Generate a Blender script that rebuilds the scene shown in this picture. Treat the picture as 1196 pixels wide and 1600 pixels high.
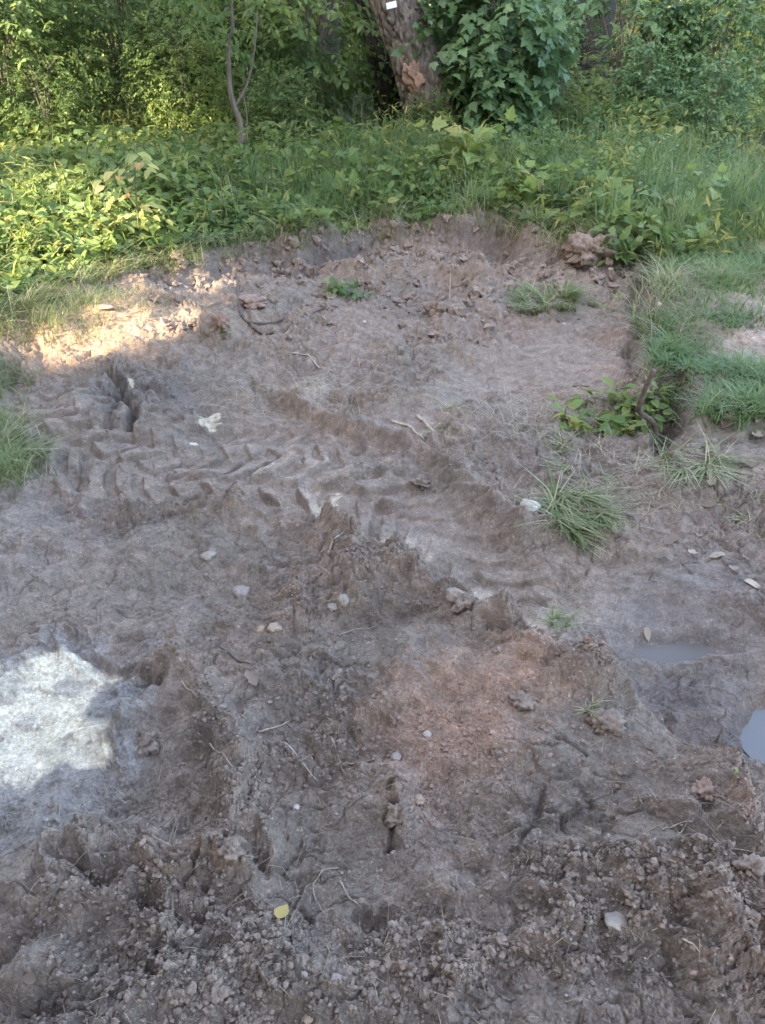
import bpy, math, random
import numpy as np
from mathutils import Vector
rng = np.random.default_rng(7)
random.seed(7)
R = math.radians
for o in list(bpy.data.objects):
    bpy.data.objects.remove(o)
scene = bpy.context.scene
COL = scene.collection

# ------------------------------------------------------------------ camera
CAMZ, PITCH, FPX = 1.55, R(34.0), 1256.0
cam = bpy.data.cameras.new('camera')
cam.sensor_fit = 'VERTICAL'
cam.sensor_height = 32.0
cam.lens = 32.0 * FPX / 1600.0
cam.clip_start = 0.05
cam.clip_end = 500
camo = bpy.data.objects.new('camera', cam)
COL.objects.link(camo)
camo.location = (0, 0, CAMZ)
camo.rotation_euler = (R(90) - PITCH, 0, 0)
scene.camera = camo

# ------------------------------------------------------------------ sky, sun, exposure
SUN = np.array([-0.75, -0.55, 0.45]); SUN /= np.linalg.norm(SUN)
elev = math.asin(SUN[2]); azim = math.atan2(SUN[0], SUN[1])
w = bpy.data.worlds.new('World'); scene.world = w; w.use_nodes = True
nt = w.node_tree
bg = nt.nodes['Background']
sky = nt.nodes.new('ShaderNodeTexSky')
sky.sky_type = 'NISHITA'; sky.sun_disc = False
sky.sun_elevation = elev; sky.sun_rotation = azim
sky.air_density = 1.0; sky.dust_density = 5.0; sky.ozone_density = 0.3
nt.links.new(sky.outputs[0], bg.inputs[0])
bg.inputs[1].default_value = 0.15
sl = bpy.data.lights.new('sun', 'SUN'); sl.energy = 3.2; sl.angle = R(0.6); sl.color = (1.0, 0.86, 0.66)
so = bpy.data.objects.new('sun', sl); COL.objects.link(so)
so.rotation_euler = Vector(SUN).to_track_quat('Z', 'Y').to_euler()
so.location = (-20, -5, 12)
scene.view_settings.view_transform = 'Standard'
scene.view_settings.look = 'None'
scene.view_settings.exposure = 3.62
scene.view_settings.gamma = 1.0
scene.render.engine = 'CYCLES'
scene.cycles.use_denoising = True
scene.cycles.use_adaptive_sampling = False
scene.cycles.sample_clamp_indirect = .2
scene.cycles.max_bounces = 7
scene.cycles.diffuse_bounces = 4
scene.cycles.transmission_bounces = 4

# ------------------------------------------------------------------ maths helpers
cp, sp = math.cos(PITCH), math.sin(PITCH)
def ray(px, py):
    a = (np.asarray(px, float) - 598) / FPX; b = (800 - np.asarray(py, float)) / FPX
    return a, cp + b * sp, -sp + b * cp
def P(px, py, z=0.0):
    """pixel of the photograph -> point of the plane at height z"""
    dx, dy, dz = ray(px, py)
    t = (z - CAMZ) / np.minimum(dz, -0.02)
    return np.array([dx * t, dy * t]).T
def proj(x, y, z):
    """world point -> pixel of the photograph, depth"""
    d = y * cp - (z - CAMZ) * sp
    u = y * sp + (z - CAMZ) * cp
    d = np.maximum(d, 0.05)
    return 598 + FPX * x / d, 800 - FPX * u / d, d
_perm = np.random.default_rng(3).permutation(512).astype(np.int64)
def _hash(ix, iy, s):
    return _perm[(_perm[(_perm[(ix + s * 131) & 511] + iy) & 511] + s * 17) & 511]
_ang = np.random.default_rng(5).random(512) * 2 * math.pi
_gx, _gy = np.cos(_ang), np.sin(_ang)
_r1 = np.random.default_rng(6).random(512); _r2 = np.random.default_rng(8).random(512); _r3 = np.random.default_rng(9).random(512)
def perlin(x, y, s=0):
    ix = np.floor(x).astype(np.int64); iy = np.floor(y).astype(np.int64)
    fx = x - ix; fy = y - iy
    u = fx * fx * fx * (fx * (fx * 6 - 15) + 10); v = fy * fy * fy * (fy * (fy * 6 - 15) + 10)
    def g(ax, ay):
        h = _hash(ix + ax, iy + ay, s)
        return _gx[h] * (fx - ax) + _gy[h] * (fy - ay)
    a = g(0, 0); b = g(1, 0); c = g(0, 1); d = g(1, 1)
    return 1.5 * ((a + (b - a) * u) + ((c + (d - c) * u) - (a + (b - a) * u)) * v)
def fbm(x, y, s=0, octv=4, gain=.5, lac=2.03):
    t = 0; a = 1.0
    for i in range(octv):
        t = t + a * perlin(x, y, s + i); a *= gain; x = x * lac + 11.3; y = y * lac - 7.7
    return t
def worley(x, y, s=0):
    ix = np.floor(x).astype(np.int64); iy = np.floor(y).astype(np.int64)
    f1 = np.full(x.shape, 9.0); f2 = np.full(x.shape, 9.0); idd = np.zeros(x.shape, np.int64)
    for ax in (-1, 0, 1):
        for ay in (-1, 0, 1):
            h = _hash(ix + ax, iy + ay, s)
            d = (ix + ax + _r1[h] - x) ** 2 + (iy + ay + _r2[h] - y) ** 2
            m = d < f1
            f2 = np.where(m, f1, np.minimum(f2, d)); idd = np.where(m, h, idd); f1 = np.where(m, d, f1)
    return np.sqrt(f1), np.sqrt(f2), idd
def lumps(x, y, scale, s, rmin=.35, rmax=.8, keep=.8):
    """rounded crumbs of soil: height in units of the scale"""
    f1, f2, h = worley(x / scale, y / scale, s)
    r = rmin + (rmax - rmin) * _r3[h]
    q = np.clip(1 - (f1 / r) ** 2, 0, 1)
    return np.sqrt(q) * r * (_r1[(h * 7 + 3) & 511] < keep) * scale
def sstep(t):
    t = np.clip(t, 0, 1); return t * t * (3 - 2 * t)
def polydist(x, y, pts, vals=None):
    """distance to a polyline, side (+ left of travel), arc length, interpolated values"""
    pts = np.asarray(pts, float)
    best = np.full(x.shape, 1e9); side = np.ones(x.shape); arc = np.zeros(x.shape)
    val = np.zeros(x.shape) if vals is not None else None
    s0 = 0
    for i in range(len(pts) - 1):
        a, b = pts[i], pts[i + 1]
        d = b - a; L2 = d @ d; L = math.sqrt(L2)
        t = np.clip(((x - a[0]) * d[0] + (y - a[1]) * d[1]) / L2, 0, 1)
        qx = x - a[0] - t * d[0]; qy = y - a[1] - t * d[1]
        dd = qx * qx + qy * qy
        m = dd < best
        best = np.where(m, dd, best)
        side = np.where(m, np.sign(d[0] * qy - d[1] * qx + 1e-12), side)
        arc = np.where(m, s0 + t * L, arc)
        if vals is not None:
            val = np.where(m, vals[i] + (vals[i + 1] - vals[i]) * t, val)
        s0 += L
    return np.sqrt(best), side, arc, val
def inpoly(x, y, pts):
    ins = np.zeros(x.shape, bool); n = len(pts)
    for i in range(n):
        x0, y0 = pts[i]; x1, y1 = pts[(i + 1) % n]
        if y0 == y1: continue
        c = ((y0 > y) != (y1 > y)) & (x < (x1 - x0) * (y - y0) / (y1 - y0) + x0)
        ins ^= c
    return ins
def smooth_line(pts, n=4):
    """Catmull-Rom through rows of numbers"""
    p = np.asarray(pts, float); p = np.vstack([2 * p[0] - p[1], p, 2 * p[-1] - p[-2]])
    out = []
    for i in range(1, len(p) - 2):
        for k in range(n):
            t = k / n
            out.append(.5 * ((2 * p[i]) + (-p[i-1] + p[i+1]) * t + (2*p[i-1] - 5*p[i] + 4*p[i+1] - p[i+2]) * t*t + (-p[i-1] + 3*p[i] - 3*p[i+1] + p[i+2]) * t**3))
    out.append(p[-2])
    return np.array(out)
def blob(x, y, lst):
    """sum of soft ellipses given in photograph pixels (cx, cy, rx, ry, value)"""
    t = np.zeros(x.shape)
    for cx, cy, rx, ry, v in lst:
        c = P(cx, cy, .05); ax = P(cx + rx, cy, .05) - c
        by = (P(cx, cy - ry, .05) - P(cx, cy + ry, .05)) / 2
        M = np.linalg.inv(np.array([ax, by]).T)
        u = M[0, 0] * (x - c[0]) + M[0, 1] * (y - c[1]); q = M[1, 0] * (x - c[0]) + M[1, 1] * (y - c[1])
        e = u * u + q * q
        t = t + v * np.exp(-e * e * .7)
    return t

# ------------------------------------------------------------------ relief of the ground
CTRL = [  # px, py, height
    (598, 250, .26), (200, 200, .26), (1000, 200, .24), (-300, 200, .26), (1500, 200, .22), (598, 120, .26), (100, 330, .2), (-300, 420, .12),
    (0, 440, .13), (150, 490, .12), (240, 470, .1), (420, 300, .24), (600, 280, .26), (800, 280, .26), (960, 320, .2), (1100, 350, .16), (1300, 420, .12),
    (450, 400, .05), (600, 400, .07), (750, 400, .07), (900, 440, .06), (560, 480, .01), (380, 470, .05), (700, 500, -.01), (850, 560, -.03), (940, 560, -.03),
    (1080, 460, .13), (1150, 560, .1), (1130, 650, .07), (1080, 720, .03), (1180, 800, .02), (900, 660, -.03), (960, 640, -.04), (780, 700, .0), (900, 820, .01), (1000, 900, .0), (1100, 1000, -.01),
    (1185, 1160, -.05), (1400, 1100, .0), (1050, 1060, -.01), (200, 600, -.05), (80, 640, .02), (-80, 700, .04), (300, 620, -.01), (450, 620, .01), (560, 640, .04), (300, 710, -.02), (500, 730, .0), (640, 680, .06), (720, 720, .05),
    (660, 800, .03), (780, 880, .02), (860, 960, .0), (100, 720, -.01), (60, 830, .04), (200, 850, .05), (400, 880, .06), (100, 940, .03), (300, 980, .03), (60, 1100, -.02), (-150, 1100, -.03),
    (250, 1100, .0), (330, 1180, .0), (200, 1200, .02), (60, 1250, .0), (500, 950, .08), (600, 1000, .09), (450, 1080, .06), (600, 1150, .12), (750, 1150, .13), (900, 1200, .13), (1000, 1250, .14), (600, 1300, .07), (500, 1400, .05), (800, 1400, .09), (1000, 1400, .08),
    (350, 1350, .12), (200, 1400, .11), (50, 1520, .05), (250, 1550, .12), (600, 1550, .1), (900, 1550, .12), (1150, 1500, .06), (1300, 1500, -.05), (598, 1900, .08), (0, 1900, .05), (1300, 1900, .0)]
_c = np.array([list(P(a, b, .05)) + [z] for a, b, z in CTRL])
_csig = .16 + .11 * np.hypot(_c[:, 0], _c[:, 1])
BERM = smooth_line([list(P(a, b, z)) + [h, wd] for a, b, z, h, wd in [
    (180, 800, .06, .01, .10), (300, 785, .08, .05, .10), (420, 795, .1, .08, .11), (530, 815, .12, .10, .14), (630, 865, .14, .12, .17), (730, 930, .17, .12, .19), (830, 990, .2, .12, .2),
    (930, 1045, .22, .14, .2), (1040, 1100, .24, .16, .18), (1110, 1150, .25, .17, .16), (1165, 1230, .26, .16, .16), (1195, 1330, .26, .16, .17), (1215, 1480, .25, .15, .17), (1230, 1750, .25, .12, .17)]])
EDGE = [(-400, 1000, .0), (-80, 800, .03), (10, 720, .03), (-15, 610, .02), (0, 545, .03), (60, 500, .03), (165, 445, .05), (250, 415, .09), (370, 368, .22), (480, 345, .31), (600, 322, .34), (700, 326, .34), (790, 322, .33), (850, 362, .24),
        (905, 392, .12), (1000, 405, .08), (1022, 440, .09), (1005, 475, .1), (1028, 510, .09), (1008, 550, .1), (1042, 585, .13), (1085, 620, .13), (1062, 685, .05), (1180, 715, .0), (1700, 730, .0)]
_ew = np.vstack([P(a, b, .08 + .55 * v_) for a, b, v_ in EDGE]); _ev = [e[2] for e in EDGE]
VEGPOLY = [(-60, -6)] + [tuple(p) for p in _ew] + [(60, _ew[-1][1]), (60, 120), (-60, 120)]
CUTS = [  # pixel polyline, width m, depth m
    ([(165, 566), (188, 584), (180, 600), (206, 614), (200, 636)], .022, .07), ([(150, 592), (185, 604), (215, 590), (262, 592)], .02, .04), ([(190, 600), (170, 622), (160, 640)], .018, .035),
    ([(1006, 430), (995, 462), (1010, 492), (990, 520), (1000, 556)], .04, .06), ([(1045, 590), (1066, 612), (1055, 640)], .06, .14), ([(1040, 650), (1052, 690)], .03, .08),
    ([(395, 505), (430, 508), (470, 495), (520, 485)], .014, .02), ([(370, 445), (378, 480), (395, 510)], .012, .02),
    ([(390, 570), (440, 610), (500, 640), (560, 668)], .03, .035), ([(20, 840), (60, 850)], .05, .03), ([(90, 760), (110, 740), (105, 700)], .03, .03),
    ([(100, 965), (140, 1000), (200, 1030), (250, 1045)], .02, .03), ([(215, 1045), (235, 1052), (248, 1040)], .03, .04), ([(310, 1170), (330, 1180), (345, 1200)], .04, .05),
    ([(500, 800), (520, 795), (560, 815), (625, 840)], .015, .03), ([(395, 1350), (380, 1335)], .03, .05), ([(395, 1330), (412, 1375)], .018, .06), ([(225, 1410), (260, 1440), (310, 1458)], .018, .045), ([(100, 1340), (150, 1375), (170, 1395)], .02, .04),
    ([(345, 1360), (325, 1395)], .008, .03), ([(322, 1365), (290, 1405)], .008, .03), ([(360, 1375), (330, 1400)], .007, .02), ([(262, 1500), (256, 1512)], .008, .03), ([(228, 1525), (243, 1550)], .01, .04),
    ([(568, 1452), (585, 1460), (600, 1452)], .02, .07), ([(610, 1260), (612, 1300), (614, 1340)], .009, .03), ([(470, 1430), (485, 1445)], .008, .02),
    ([(1076, 1160), (1068, 1195), (1098, 1222)], .009, .04), ([(1098, 1222), (1106, 1210)], .014, .04), ([(1040, 1205), (1060, 1212)], .007, .02), ([(845, 1275), (835, 1300), (800, 1365)], .007, .02), ([(860, 1210), (900, 1225)], .006, .015), ([(875, 1300), (880, 1330)], .006, .015),
    ([(1085, 1335), (1100, 1370), (1120, 1400)], .03, .06), ([(1062, 1440), (1040, 1490)], .025, .06), ([(1130, 1390), (1140, 1440)], .02, .04), ([(1150, 1440), (1190, 1400)], .015, .03),
    ([(1048, 1020), (1066, 1045), (1070, 1080), (1078, 1110)], .014, .025), ([(1000, 1000), (1130, 998)], .05, .012), ([(860, 1000), (920, 1018)], .01, .02), ([(910, 960), (960, 975)], .03, .03),
    ([(560, 985), (600, 968), (640, 960)], .03, .02), ([(505, 1040), (560, 1050)], .006, .01), ([(60, 600), (20, 620), (0, 640)], .06, .02), ([(1150, 1075), (1230, 1070)], .03, .02), ([(0, 1490), (20, 1480), (45, 1450)], .03, .05),
    ([(845, 870), (880, 880)], .01, .012), ([(580, 730), (620, 745)], .02, .02)]
_cuts = [(smooth_line(np.vstack([P(a, b, .08) for a, b in pl]), 3), wd, dp * (.6 if pl[0][1] > 1000 and dp > .045 else 1)) for pl, wd, dp in CUTS]
RIDGES = [([(930, 980), (1050, 965), (1196, 968)], .025, .03), ([(950, 1045), (1040, 1040), (1130, 1048), (1200, 1040)], .022, .025), ([(1000, 880), (1100, 890), (1200, 930)], .02, .04), ([(1120, 1110), (1140, 1160), (1150, 1220)], .025, .03), ([(1040, 1015), (1100, 1010)], -.02, .03),
          ([(290, 1040), (350, 1120), (372, 1200), (380, 1300), (420, 1420)], .05, .055), ([(40, 1410), (180, 1370), (330, 1340), (400, 1330)], .05, .07), ([(900, 1352), (1000, 1345), (1110, 1362)], .035, .022),
          ([(430, 590), (520, 650), (640, 682), (720, 740), (800, 790)], .06, .05), ([(470, 400), (560, 425), (700, 412), (800, 432)], .07, .06), ([(20, 830), (150, 790), (260, 775)], .045, .04),
          ([(1040, 1015), (1065, 1050), (1078, 1115)], .02, .03), ([(520, 1055), (620, 990), (700, 960)], -.05, .06), ([(860, 1290), (960, 1200), (1040, 1180)], -.03, .1), ([(600, 1230), (612, 1330)], .03, .025),
          ([(380, 385), (480, 372), (620, 352), (780, 352), (850, 385)], -.06, .07), ([(250, 1120), (200, 1150), (190, 1240)], .04, .05), ([(560, 640), (600, 610), (680, 590)], .03, .05), ([(100, 660), (60, 700), (110, 760)], .03, .03),
          ([(1010, 1030), (1120, 1060), (1200, 1055)], .018, .03), ([(940, 1000), (1000, 960), (1100, 940)], .014, .04), ([(500, 1300), (540, 1380), (520, 1440)], -.035, .06), ([(1050, 1440), (1070, 1560)], .05, .04), ([(700, 1300), (760, 1400), (900, 1430)], .025, .04)]
_ridges = [(smooth_line(np.vstack([P(a, b, .08) for a, b in pl]), 3), rh, rw) for pl, rh, rw in RIDGES]
BUMPS = [(640, 885, 28, 20, .05), (735, 950, 28, 18, .05), (850, 1015, 28, 18, .045), (950, 1068, 28, 18, .05), (1060, 1125, 34, 18, .045), (900, 1085, 36, 26, .035), (780, 1020, 36, 24, .035), (670, 960, 30, 22, .035), (180, 1440, 40, 25, .03), (280, 1480, 50, 30, .035), (400, 1490, 45, 28, .03), (120, 1455, 36, 20, .03), (480, 1560, 60, 30, .03), (700, 1470, 50, 22, .025), (820, 1560, 60, 30, .03), (520, 372, 30, 12, -.05), (590, 360, 24, 10, .05), (660, 368, 26, 12, -.05), (740, 360, 26, 10, .05), (450, 382, 24, 10, .04), (925, 395, 38, 32, .12), (755, 460, 26, 20, .07), (685, 490, 24, 20, .07), (340, 505, 24, 22, .08), (630, 345, 40, 18, .05), (120, 510, 110, 30, .07), (215, 465, 40, 20, .04),
         (225, 1165, 35, 22, .05), (300, 1385, 90, 35, .06), (85, 1370, 55, 20, .045), (60, 1545, 70, 40, .05), (145, 1330, 60, 30, .04), (370, 1260, 30, 60, .04), (920, 1125, 60, 30, .07), (720, 940, 25, 20, .04), (815, 1098, 25, 16, .04),
         (620, 1290, 18, 40, .04), (720, 1000, 60, 40, .02), (550, 870, 50, 40, .03), (700, 700, 40, 25, .03), (660, 675, 30, 8, .04), (1100, 1230, 45, 40, .03), (480, 610, 30, 18, .03), (560, 655, 30, 14, .04),
         (250, 610, 45, 35, .03), (1130, 1250, 50, 60, .03), (430, 1220, 60, 30, .02), (490, 1030, 60, 30, .02), (390, 480, 30, 20, .035), (120, 870, 70, 15, -.01), (1060, 1380, 60, 14, -.03), (150, 620, 60, 20, .03), (1165, 1520, 60, 80, .04),
         (560, 370, 40, 14, -.05), (690, 385, 50, 14, .04), (500, 385, 30, 12, .05), (610, 400, 26, 14, .04), (780, 400, 24, 18, -.05), (830, 400, 30, 16, .04), (720, 430, 20, 12, -.04), (880, 1020, 20, 40, .02)]
TRACKS = [(smooth_line(np.vstack([P(a, b, .02) for a, b in pl]), 4), wd, dp, lug, per) for pl, wd, dp, lug, per in [
    ([(-60, 640), (90, 680), (200, 715), (300, 732), (400, 738), (500, 742), (600, 765), (690, 820), (790, 900), (870, 970)], .24, .03, .036, .12),
    ([(-20, 600), (120, 630), (260, 665), (400, 680), (520, 690), (640, 725)], .12, .02, .022, .1),
    ([(920, 470), (860, 530), (720, 600), (560, 690)], .12, .012, .008, .1)]]
CRUMB = [(400, 810, 130, 25, .5), (560, 850, 70, 50, .9), (650, 930, 100, 60, 1.0), (800, 1010, 130, 55, 1.1), (940, 1090, 100, 60, 1.1), (1080, 1170, 60, 60, .6), (700, 700, 90, 40, .6), (1120, 1300, 80, 80, .8),
         (950, 1350, 120, 20, .8), (900, 1520, 300, 90, 1.1), (500, 1530, 220, 80, 1.0), (180, 1470, 190, 80, .9), (1150, 1520, 80, 120, .9), (370, 1270, 60, 110, .9), (230, 600, 80, 50, .8), (250, 440, 60, 30, .5), (600, 390, 190, 50, 1), (860, 410, 100, 40, .8),
         (340, 1090, 80, 60, .5), (520, 1180, 160, 80, .45), (700, 1250, 180, 140, .4), (140, 1340, 90, 50, .5), (540, 600, 120, 60, .3), (640, 780, 100, 60, .3), (700, 490, 120, 60, .35), (900, 680, 130, 40, .5), (500, 1000, 60, 60, .4)]
SMOOTH = [(760, 1160, 110, 70, .45), (650, 1220, 90, 60, .4), (850, 560, 130, 50, 1), (440, 640, 90, 25, .8), (560, 1030, 90, 40, .8), (920, 1230, 120, 80, .9), (1010, 1400, 90, 22, 1), (60, 1120, 130, 130, 1), (200, 900, 220, 75, .9), (1000, 850, 150, 90, .6), (1150, 940, 120, 90, .4), (1080, 1010, 150, 60, 1), (1130, 1080, 90, 40, .5), (130, 512, 110, 34, .8), (1000, 900, 120, 60, .5), (800, 900, 80, 50, .6),
          (50, 790, 70, 60, .6), (560, 1330, 50, 110, .7), (40, 1530, 50, 50, .9), (350, 590, 60, 40, .6), (1150, 470, 80, 60, .5), (450, 1130, 70, 50, .5), (250, 1220, 50, 40, .6)]
PUDDLE_C = P(1240, 1155, -.165)
POOLS = [(P(1062, 1014, -.1), .17, .045, -.128)]
def surface(x, y):
    """height of the ground, and masks for colour: crumb, smooth, track, inside-the-greenery"""
    x = np.asarray(x, float); y = np.asarray(y, float)
    wx = x + .03 * fbm(x * 5, y * 5, 40, 2) + .08 * perlin(x * 1.3, y * 1.3, 41)
    wy = y + .03 * fbm(x * 5, y * 5, 44, 2) + .08 * perlin(x * 1.3, y * 1.3, 46)
    num = np.zeros(x.shape); den = np.full(x.shape, 1e-6); num += den * .2
    for (cx, cy, cz), s in zip(_c, _csig):
        q = np.exp(-((wx - cx) ** 2 + (wy - cy) ** 2) / (s * s)) + 1e-9
        num += q * cz; den += q
    z = num / den
    far = sstep((y - 9) / 12)
    z = z * (1 - far) + .24 * far
    # bank between greenery and bare soil
    ex = x + .05 * fbm(x * 6, y * 6, 50, 3); ey = y + .05 * fbm(x * 6, y * 6, 55, 3)
    d, sd, arc, amp = polydist(ex, ey, _ew, _ev)
    ins = inpoly(ex, ey, VEGPOLY)
    sgn = np.where(ins, d, -d)
    bw_ = .13 + .13 * (y > 3.4) * (1 + .6 * perlin(x * 2.2, y * 2.2, 58))
    z += 1.25 * amp * (sstep((sgn + .6 * bw_) / bw_) - .5) * np.exp(-d / .45) * (1 - .3 * (amp > .1))
    # pushed-up ridge of soil
    d, sd, arc, bh = polydist(wx, wy, BERM[:, :2], BERM[:, 2])
    d2, _, _, bw = polydist(wx, wy, BERM[:, :2], BERM[:, 3])
    prof = np.where(sd > 0, np.exp(-(d / (bw * .62)) ** 2), np.exp(-(d / (bw * 1.8)) ** 1.6))
    z += 1.15 * bh * prof * (1 + .2 * perlin(arc * 4, d * 2, 60))
    z -= np.where(sd > 0, .15 * sstep(d / .12) * np.exp(-(d / .7) ** 2) * np.clip(bh * 7, 0, 1), 0)
    bermm = prof * np.clip(bh * 8, 0, 1)
    z += blob(wx, wy, BUMPS)
    for line, rh, rw in _ridges:
        bb = (np.abs(x - line[:, 0].mean()) < 1.6) & (np.abs(y - line[:, 1].mean()) < 1.6)
        if not bb.any(): continue
        d, _, arc, _ = polydist(wx[bb], wy[bb], line)
        z[bb] += rh * np.exp(-(d / rw) ** 2) * (1 + .6 * perlin(arc * 7, d * 4, 65))
    crumb = np.clip(blob(wx, wy, CRUMB) + .35 * perlin(x * 2.3, y * 2.3, 70), 0, 1.1)
    smooth = np.clip(blob(wx, wy, SMOOTH), 0, 1)
    crumb = np.clip(crumb * (1 - .8 * smooth) * np.clip(.75 + 1.1 * fbm(x * 5.5, y * 5.5, 72, 3), .1, 1.3) + .03, 0, 1)
    veg = sstep((sgn + .02) / .1)
    rough = (1 - .8 * smooth) * (1 - .5 * veg) * .85
    # tyre tracks
    trk = np.zeros(x.shape)
    for line, wd, dp, lug, per in TRACKS:
        d, sd, arc, _ = polydist(x + .008 * fbm(x * 12, y * 12, 77, 2), y + .008 * fbm(x * 12, y * 12, 79, 2), line)
        L = arc.max()
        m = sstep((wd - d) / (wd * .45)) * sstep(arc / .2) * (1 - sstep((arc - L + .3) / .3))
        v = d * sd
        ph = (arc - .85 * np.abs(v - .02) + .02 * perlin(x * 7, y * 7, 87)) / per + .5 * (v > .02)
        tri = np.abs((ph % 1.0) - .5) * 2
        fade = np.clip(1.0 + .9 * fbm(x * 2.1, y * 2.1, 83, 2), 0, 1)
        z += m * (-dp + lug * sstep((tri - .38) / .2) * sstep((np.abs(v - .02) - .01) / .02) * fade * (.8 + .6 * perlin(x * 9, y * 9, 85)))
        z += .35 * dp * np.exp(-((d - wd * 1.1) / (.25 * wd)) ** 2)
        trk = np.maximum(trk, m)
    rough = rough * (1 - .8 * trk)
    crumb = crumb * (1 - .7 * trk)
    # undulation and clods; the finest relief only where the sheet is fine enough to carry it
    near1 = 1 - sstep((y - 1.2) / 1.0); near2 = 1 - .7 * sstep((y - 3.0) / 2.0)
    ytrue = y; xtrue = x; lift = .85 * (z - .1); y = y + lift; wy = wy + lift
    x = x + lift * 1.1 * sstep((x - .9) / .4) * sstep((ytrue - 2.2) / .4)      # along the slope rather than along the plan, so that banks are not smeared
    n = .045 * fbm(x * 1.9, y * 1.9, 90, 2) + .030 * fbm(x * 5.3, y * 5.3, 94, 3) * (.3 + rough)
    rid = 1 - np.abs(fbm(x * 7.5, y * 7.5, 100, 3))
    n += .016 * (rid - .7) * rough
    n += .012 * fbm(wx * 24, wy * 24, 104, 3, .5) * (.15 + rough)
    qx = x + .016 * fbm(x * 26, y * 26, 110, 4, .65); qy = y + .016 * fbm(x * 26, y * 26, 114, 4, .65)
    open_ = 1 - .8 * veg
    n += .26 * lumps(qx, qy, .16, 119, .3, .7, .5) * crumb * open_
    n += .42 * lumps(qx, qy, .085, 120, .3, .75, .4) * crumb * open_
    n += .36 * lumps(qx, qy, .042, 121, .35, .75, .6) * crumb * open_
    n += .50 * lumps(qx + .01, qy, .021, 122, .35, .75, .8) * (crumb * .95 + .05) * open_ * near2
    n += .50 * lumps(qx, qy - .01, .0105, 123, .35, .75, .85) * (crumb * .9 + .05) * open_ * near1
    # shrinkage cracks, smeared plates
    f1, f2, h = worley((wx + .04 * fbm(x * 9, y * 9, 130, 2)) / .17, (wy + .04 * fbm(x * 9, y * 9, 133, 2)) / .17, 136)
    gate = sstep((perlin(x * 2.7, y * 2.7, 138) + .05) / .3) * (1 - veg)
    n -= .009 * np.clip(1 - (f2 - f1) / .045, 0, 1) * gate * sstep((perlin(x * 11, y * 11, 139) + .2) / .3)
    n += .012 * (_r1[h] - .5) * gate * rough
    f1, f2, h = worley((wx + .02 * fbm(x * 20, y * 20, 140, 2)) / .06, wy / .045, 142)
    n += .007 * (_r2[h] - .5) * rough * sstep((perlin(x * 4, y * 4, 144) + .1) / .3)
    for sc_, am_, sd_, nr_ in ((.075, .020, 180, 1), (.034, .011, 183, near2), (.016, .0055, 186, near1)):
        ax = x + .55 * sc_ * fbm(x * .6 / sc_, y * .6 / sc_, sd_, 4, .6); ay = y + .55 * sc_ * fbm(x * .6 / sc_, y * .6 / sc_, sd_ + 4, 4, .6)
        f1, f2, h = worley(ax / sc_, ay / sc_ * 1.15, sd_ + 8)
        n += am_ * ((.35 + .65 * _r2[h]) * sstep((f2 - f1) / .3) - .5) * (.12 + .88 * rough) * (1 - .7 * veg) * (1 - .4 * trk) * nr_ * np.clip(.65 + 1.6 * perlin(x * 3, y * 3, sd_ + 9), .05, 1.25)
    z += n; y = ytrue; x = xtrue
    for line, wd, dp in _cuts:
        bb = (np.abs(x - line[:, 0].mean()) < 1.2) & (np.abs(y - line[:, 1].mean()) < 1.2)
        if not bb.any(): continue
        xs = x[bb]; ys = y[bb]
        d, _, _, _ = polydist(xs + .012 * fbm(xs * 22, ys * 22, 150, 3), ys + .012 * fbm(xs * 22, ys * 22, 155, 3), line)
        z[bb] -= dp * np.exp(-(d / wd) ** 2.0 * 1.2)
        z[bb] += dp * .18 * np.exp(-((d - wd * 1.7) / (wd * .6)) ** 2)
    # puddle basins
    for (pc, rx_, ry_, zb) in POOLS:
        d = np.hypot((x - pc[0]) / rx_ + .3 * perlin(x * 6, y * 6, 172), (y - pc[1]) / ry_ + .3 * perlin(x * 7, y * 7, 174)); m = np.exp(-d ** 4 * .5); z = z * (1 - m) + zb * m
    d = np.hypot((x - PUDDLE_C[0]) / .125 + .12 * perlin(x * 9, y * 9, 170), (y - PUDDLE_C[1]) / .11)
    m = np.exp(-d ** 4 * .5); z = z * (1 - m) + (-.215) * m
    return z, crumb, smooth, trk, veg, bermm, sgn
GRID = {}
def look(x, y, keys):
    """read the built ground back (bilinear), so that everything rests on it"""
    x = np.atleast_1d(np.asarray(x, float)); y = np.atleast_1d(np.asarray(y, float))
    ys, s = GRID['ys'], GRID['s']
    fy = np.interp(y, ys, np.arange(len(ys))); fs = np.interp(x / (.42 + .40 * np.maximum(y, 0)), s, np.arange(len(s)))
    iy = np.minimum(fy.astype(int), len(ys) - 2); js = np.minimum(fs.astype(int), len(s) - 2); a = fy - iy; b_ = fs - js
    out = []
    for k in keys:
        G = GRID[k]
        out.append((G[iy, js] * (1 - b_) + G[iy, js + 1] * b_) * (1 - a) + (G[iy + 1, js] * (1 - b_) + G[iy + 1, js + 1] * b_) * a)
    return out
def sample(x, y): return look(x, y, ('z', 'crumb', 'smooth', 'trk', 'veg', 'berm', 'sgn'))
def height(x, y): return look(x, y, ('z',))[0]
def hit(px, py):
    """where the ray of a photograph pixel meets the ground"""
    dx, dy, dz = ray(px, py)
    t = np.linspace(.9, 14, 1400)
    z = height(dx * t, dy * t); g = CAMZ + dz * t - z
    i = int(np.argmax(g < 0)) or len(t) - 1
    return np.array([dx * t[i], dy * t[i], z[i]])

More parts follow.
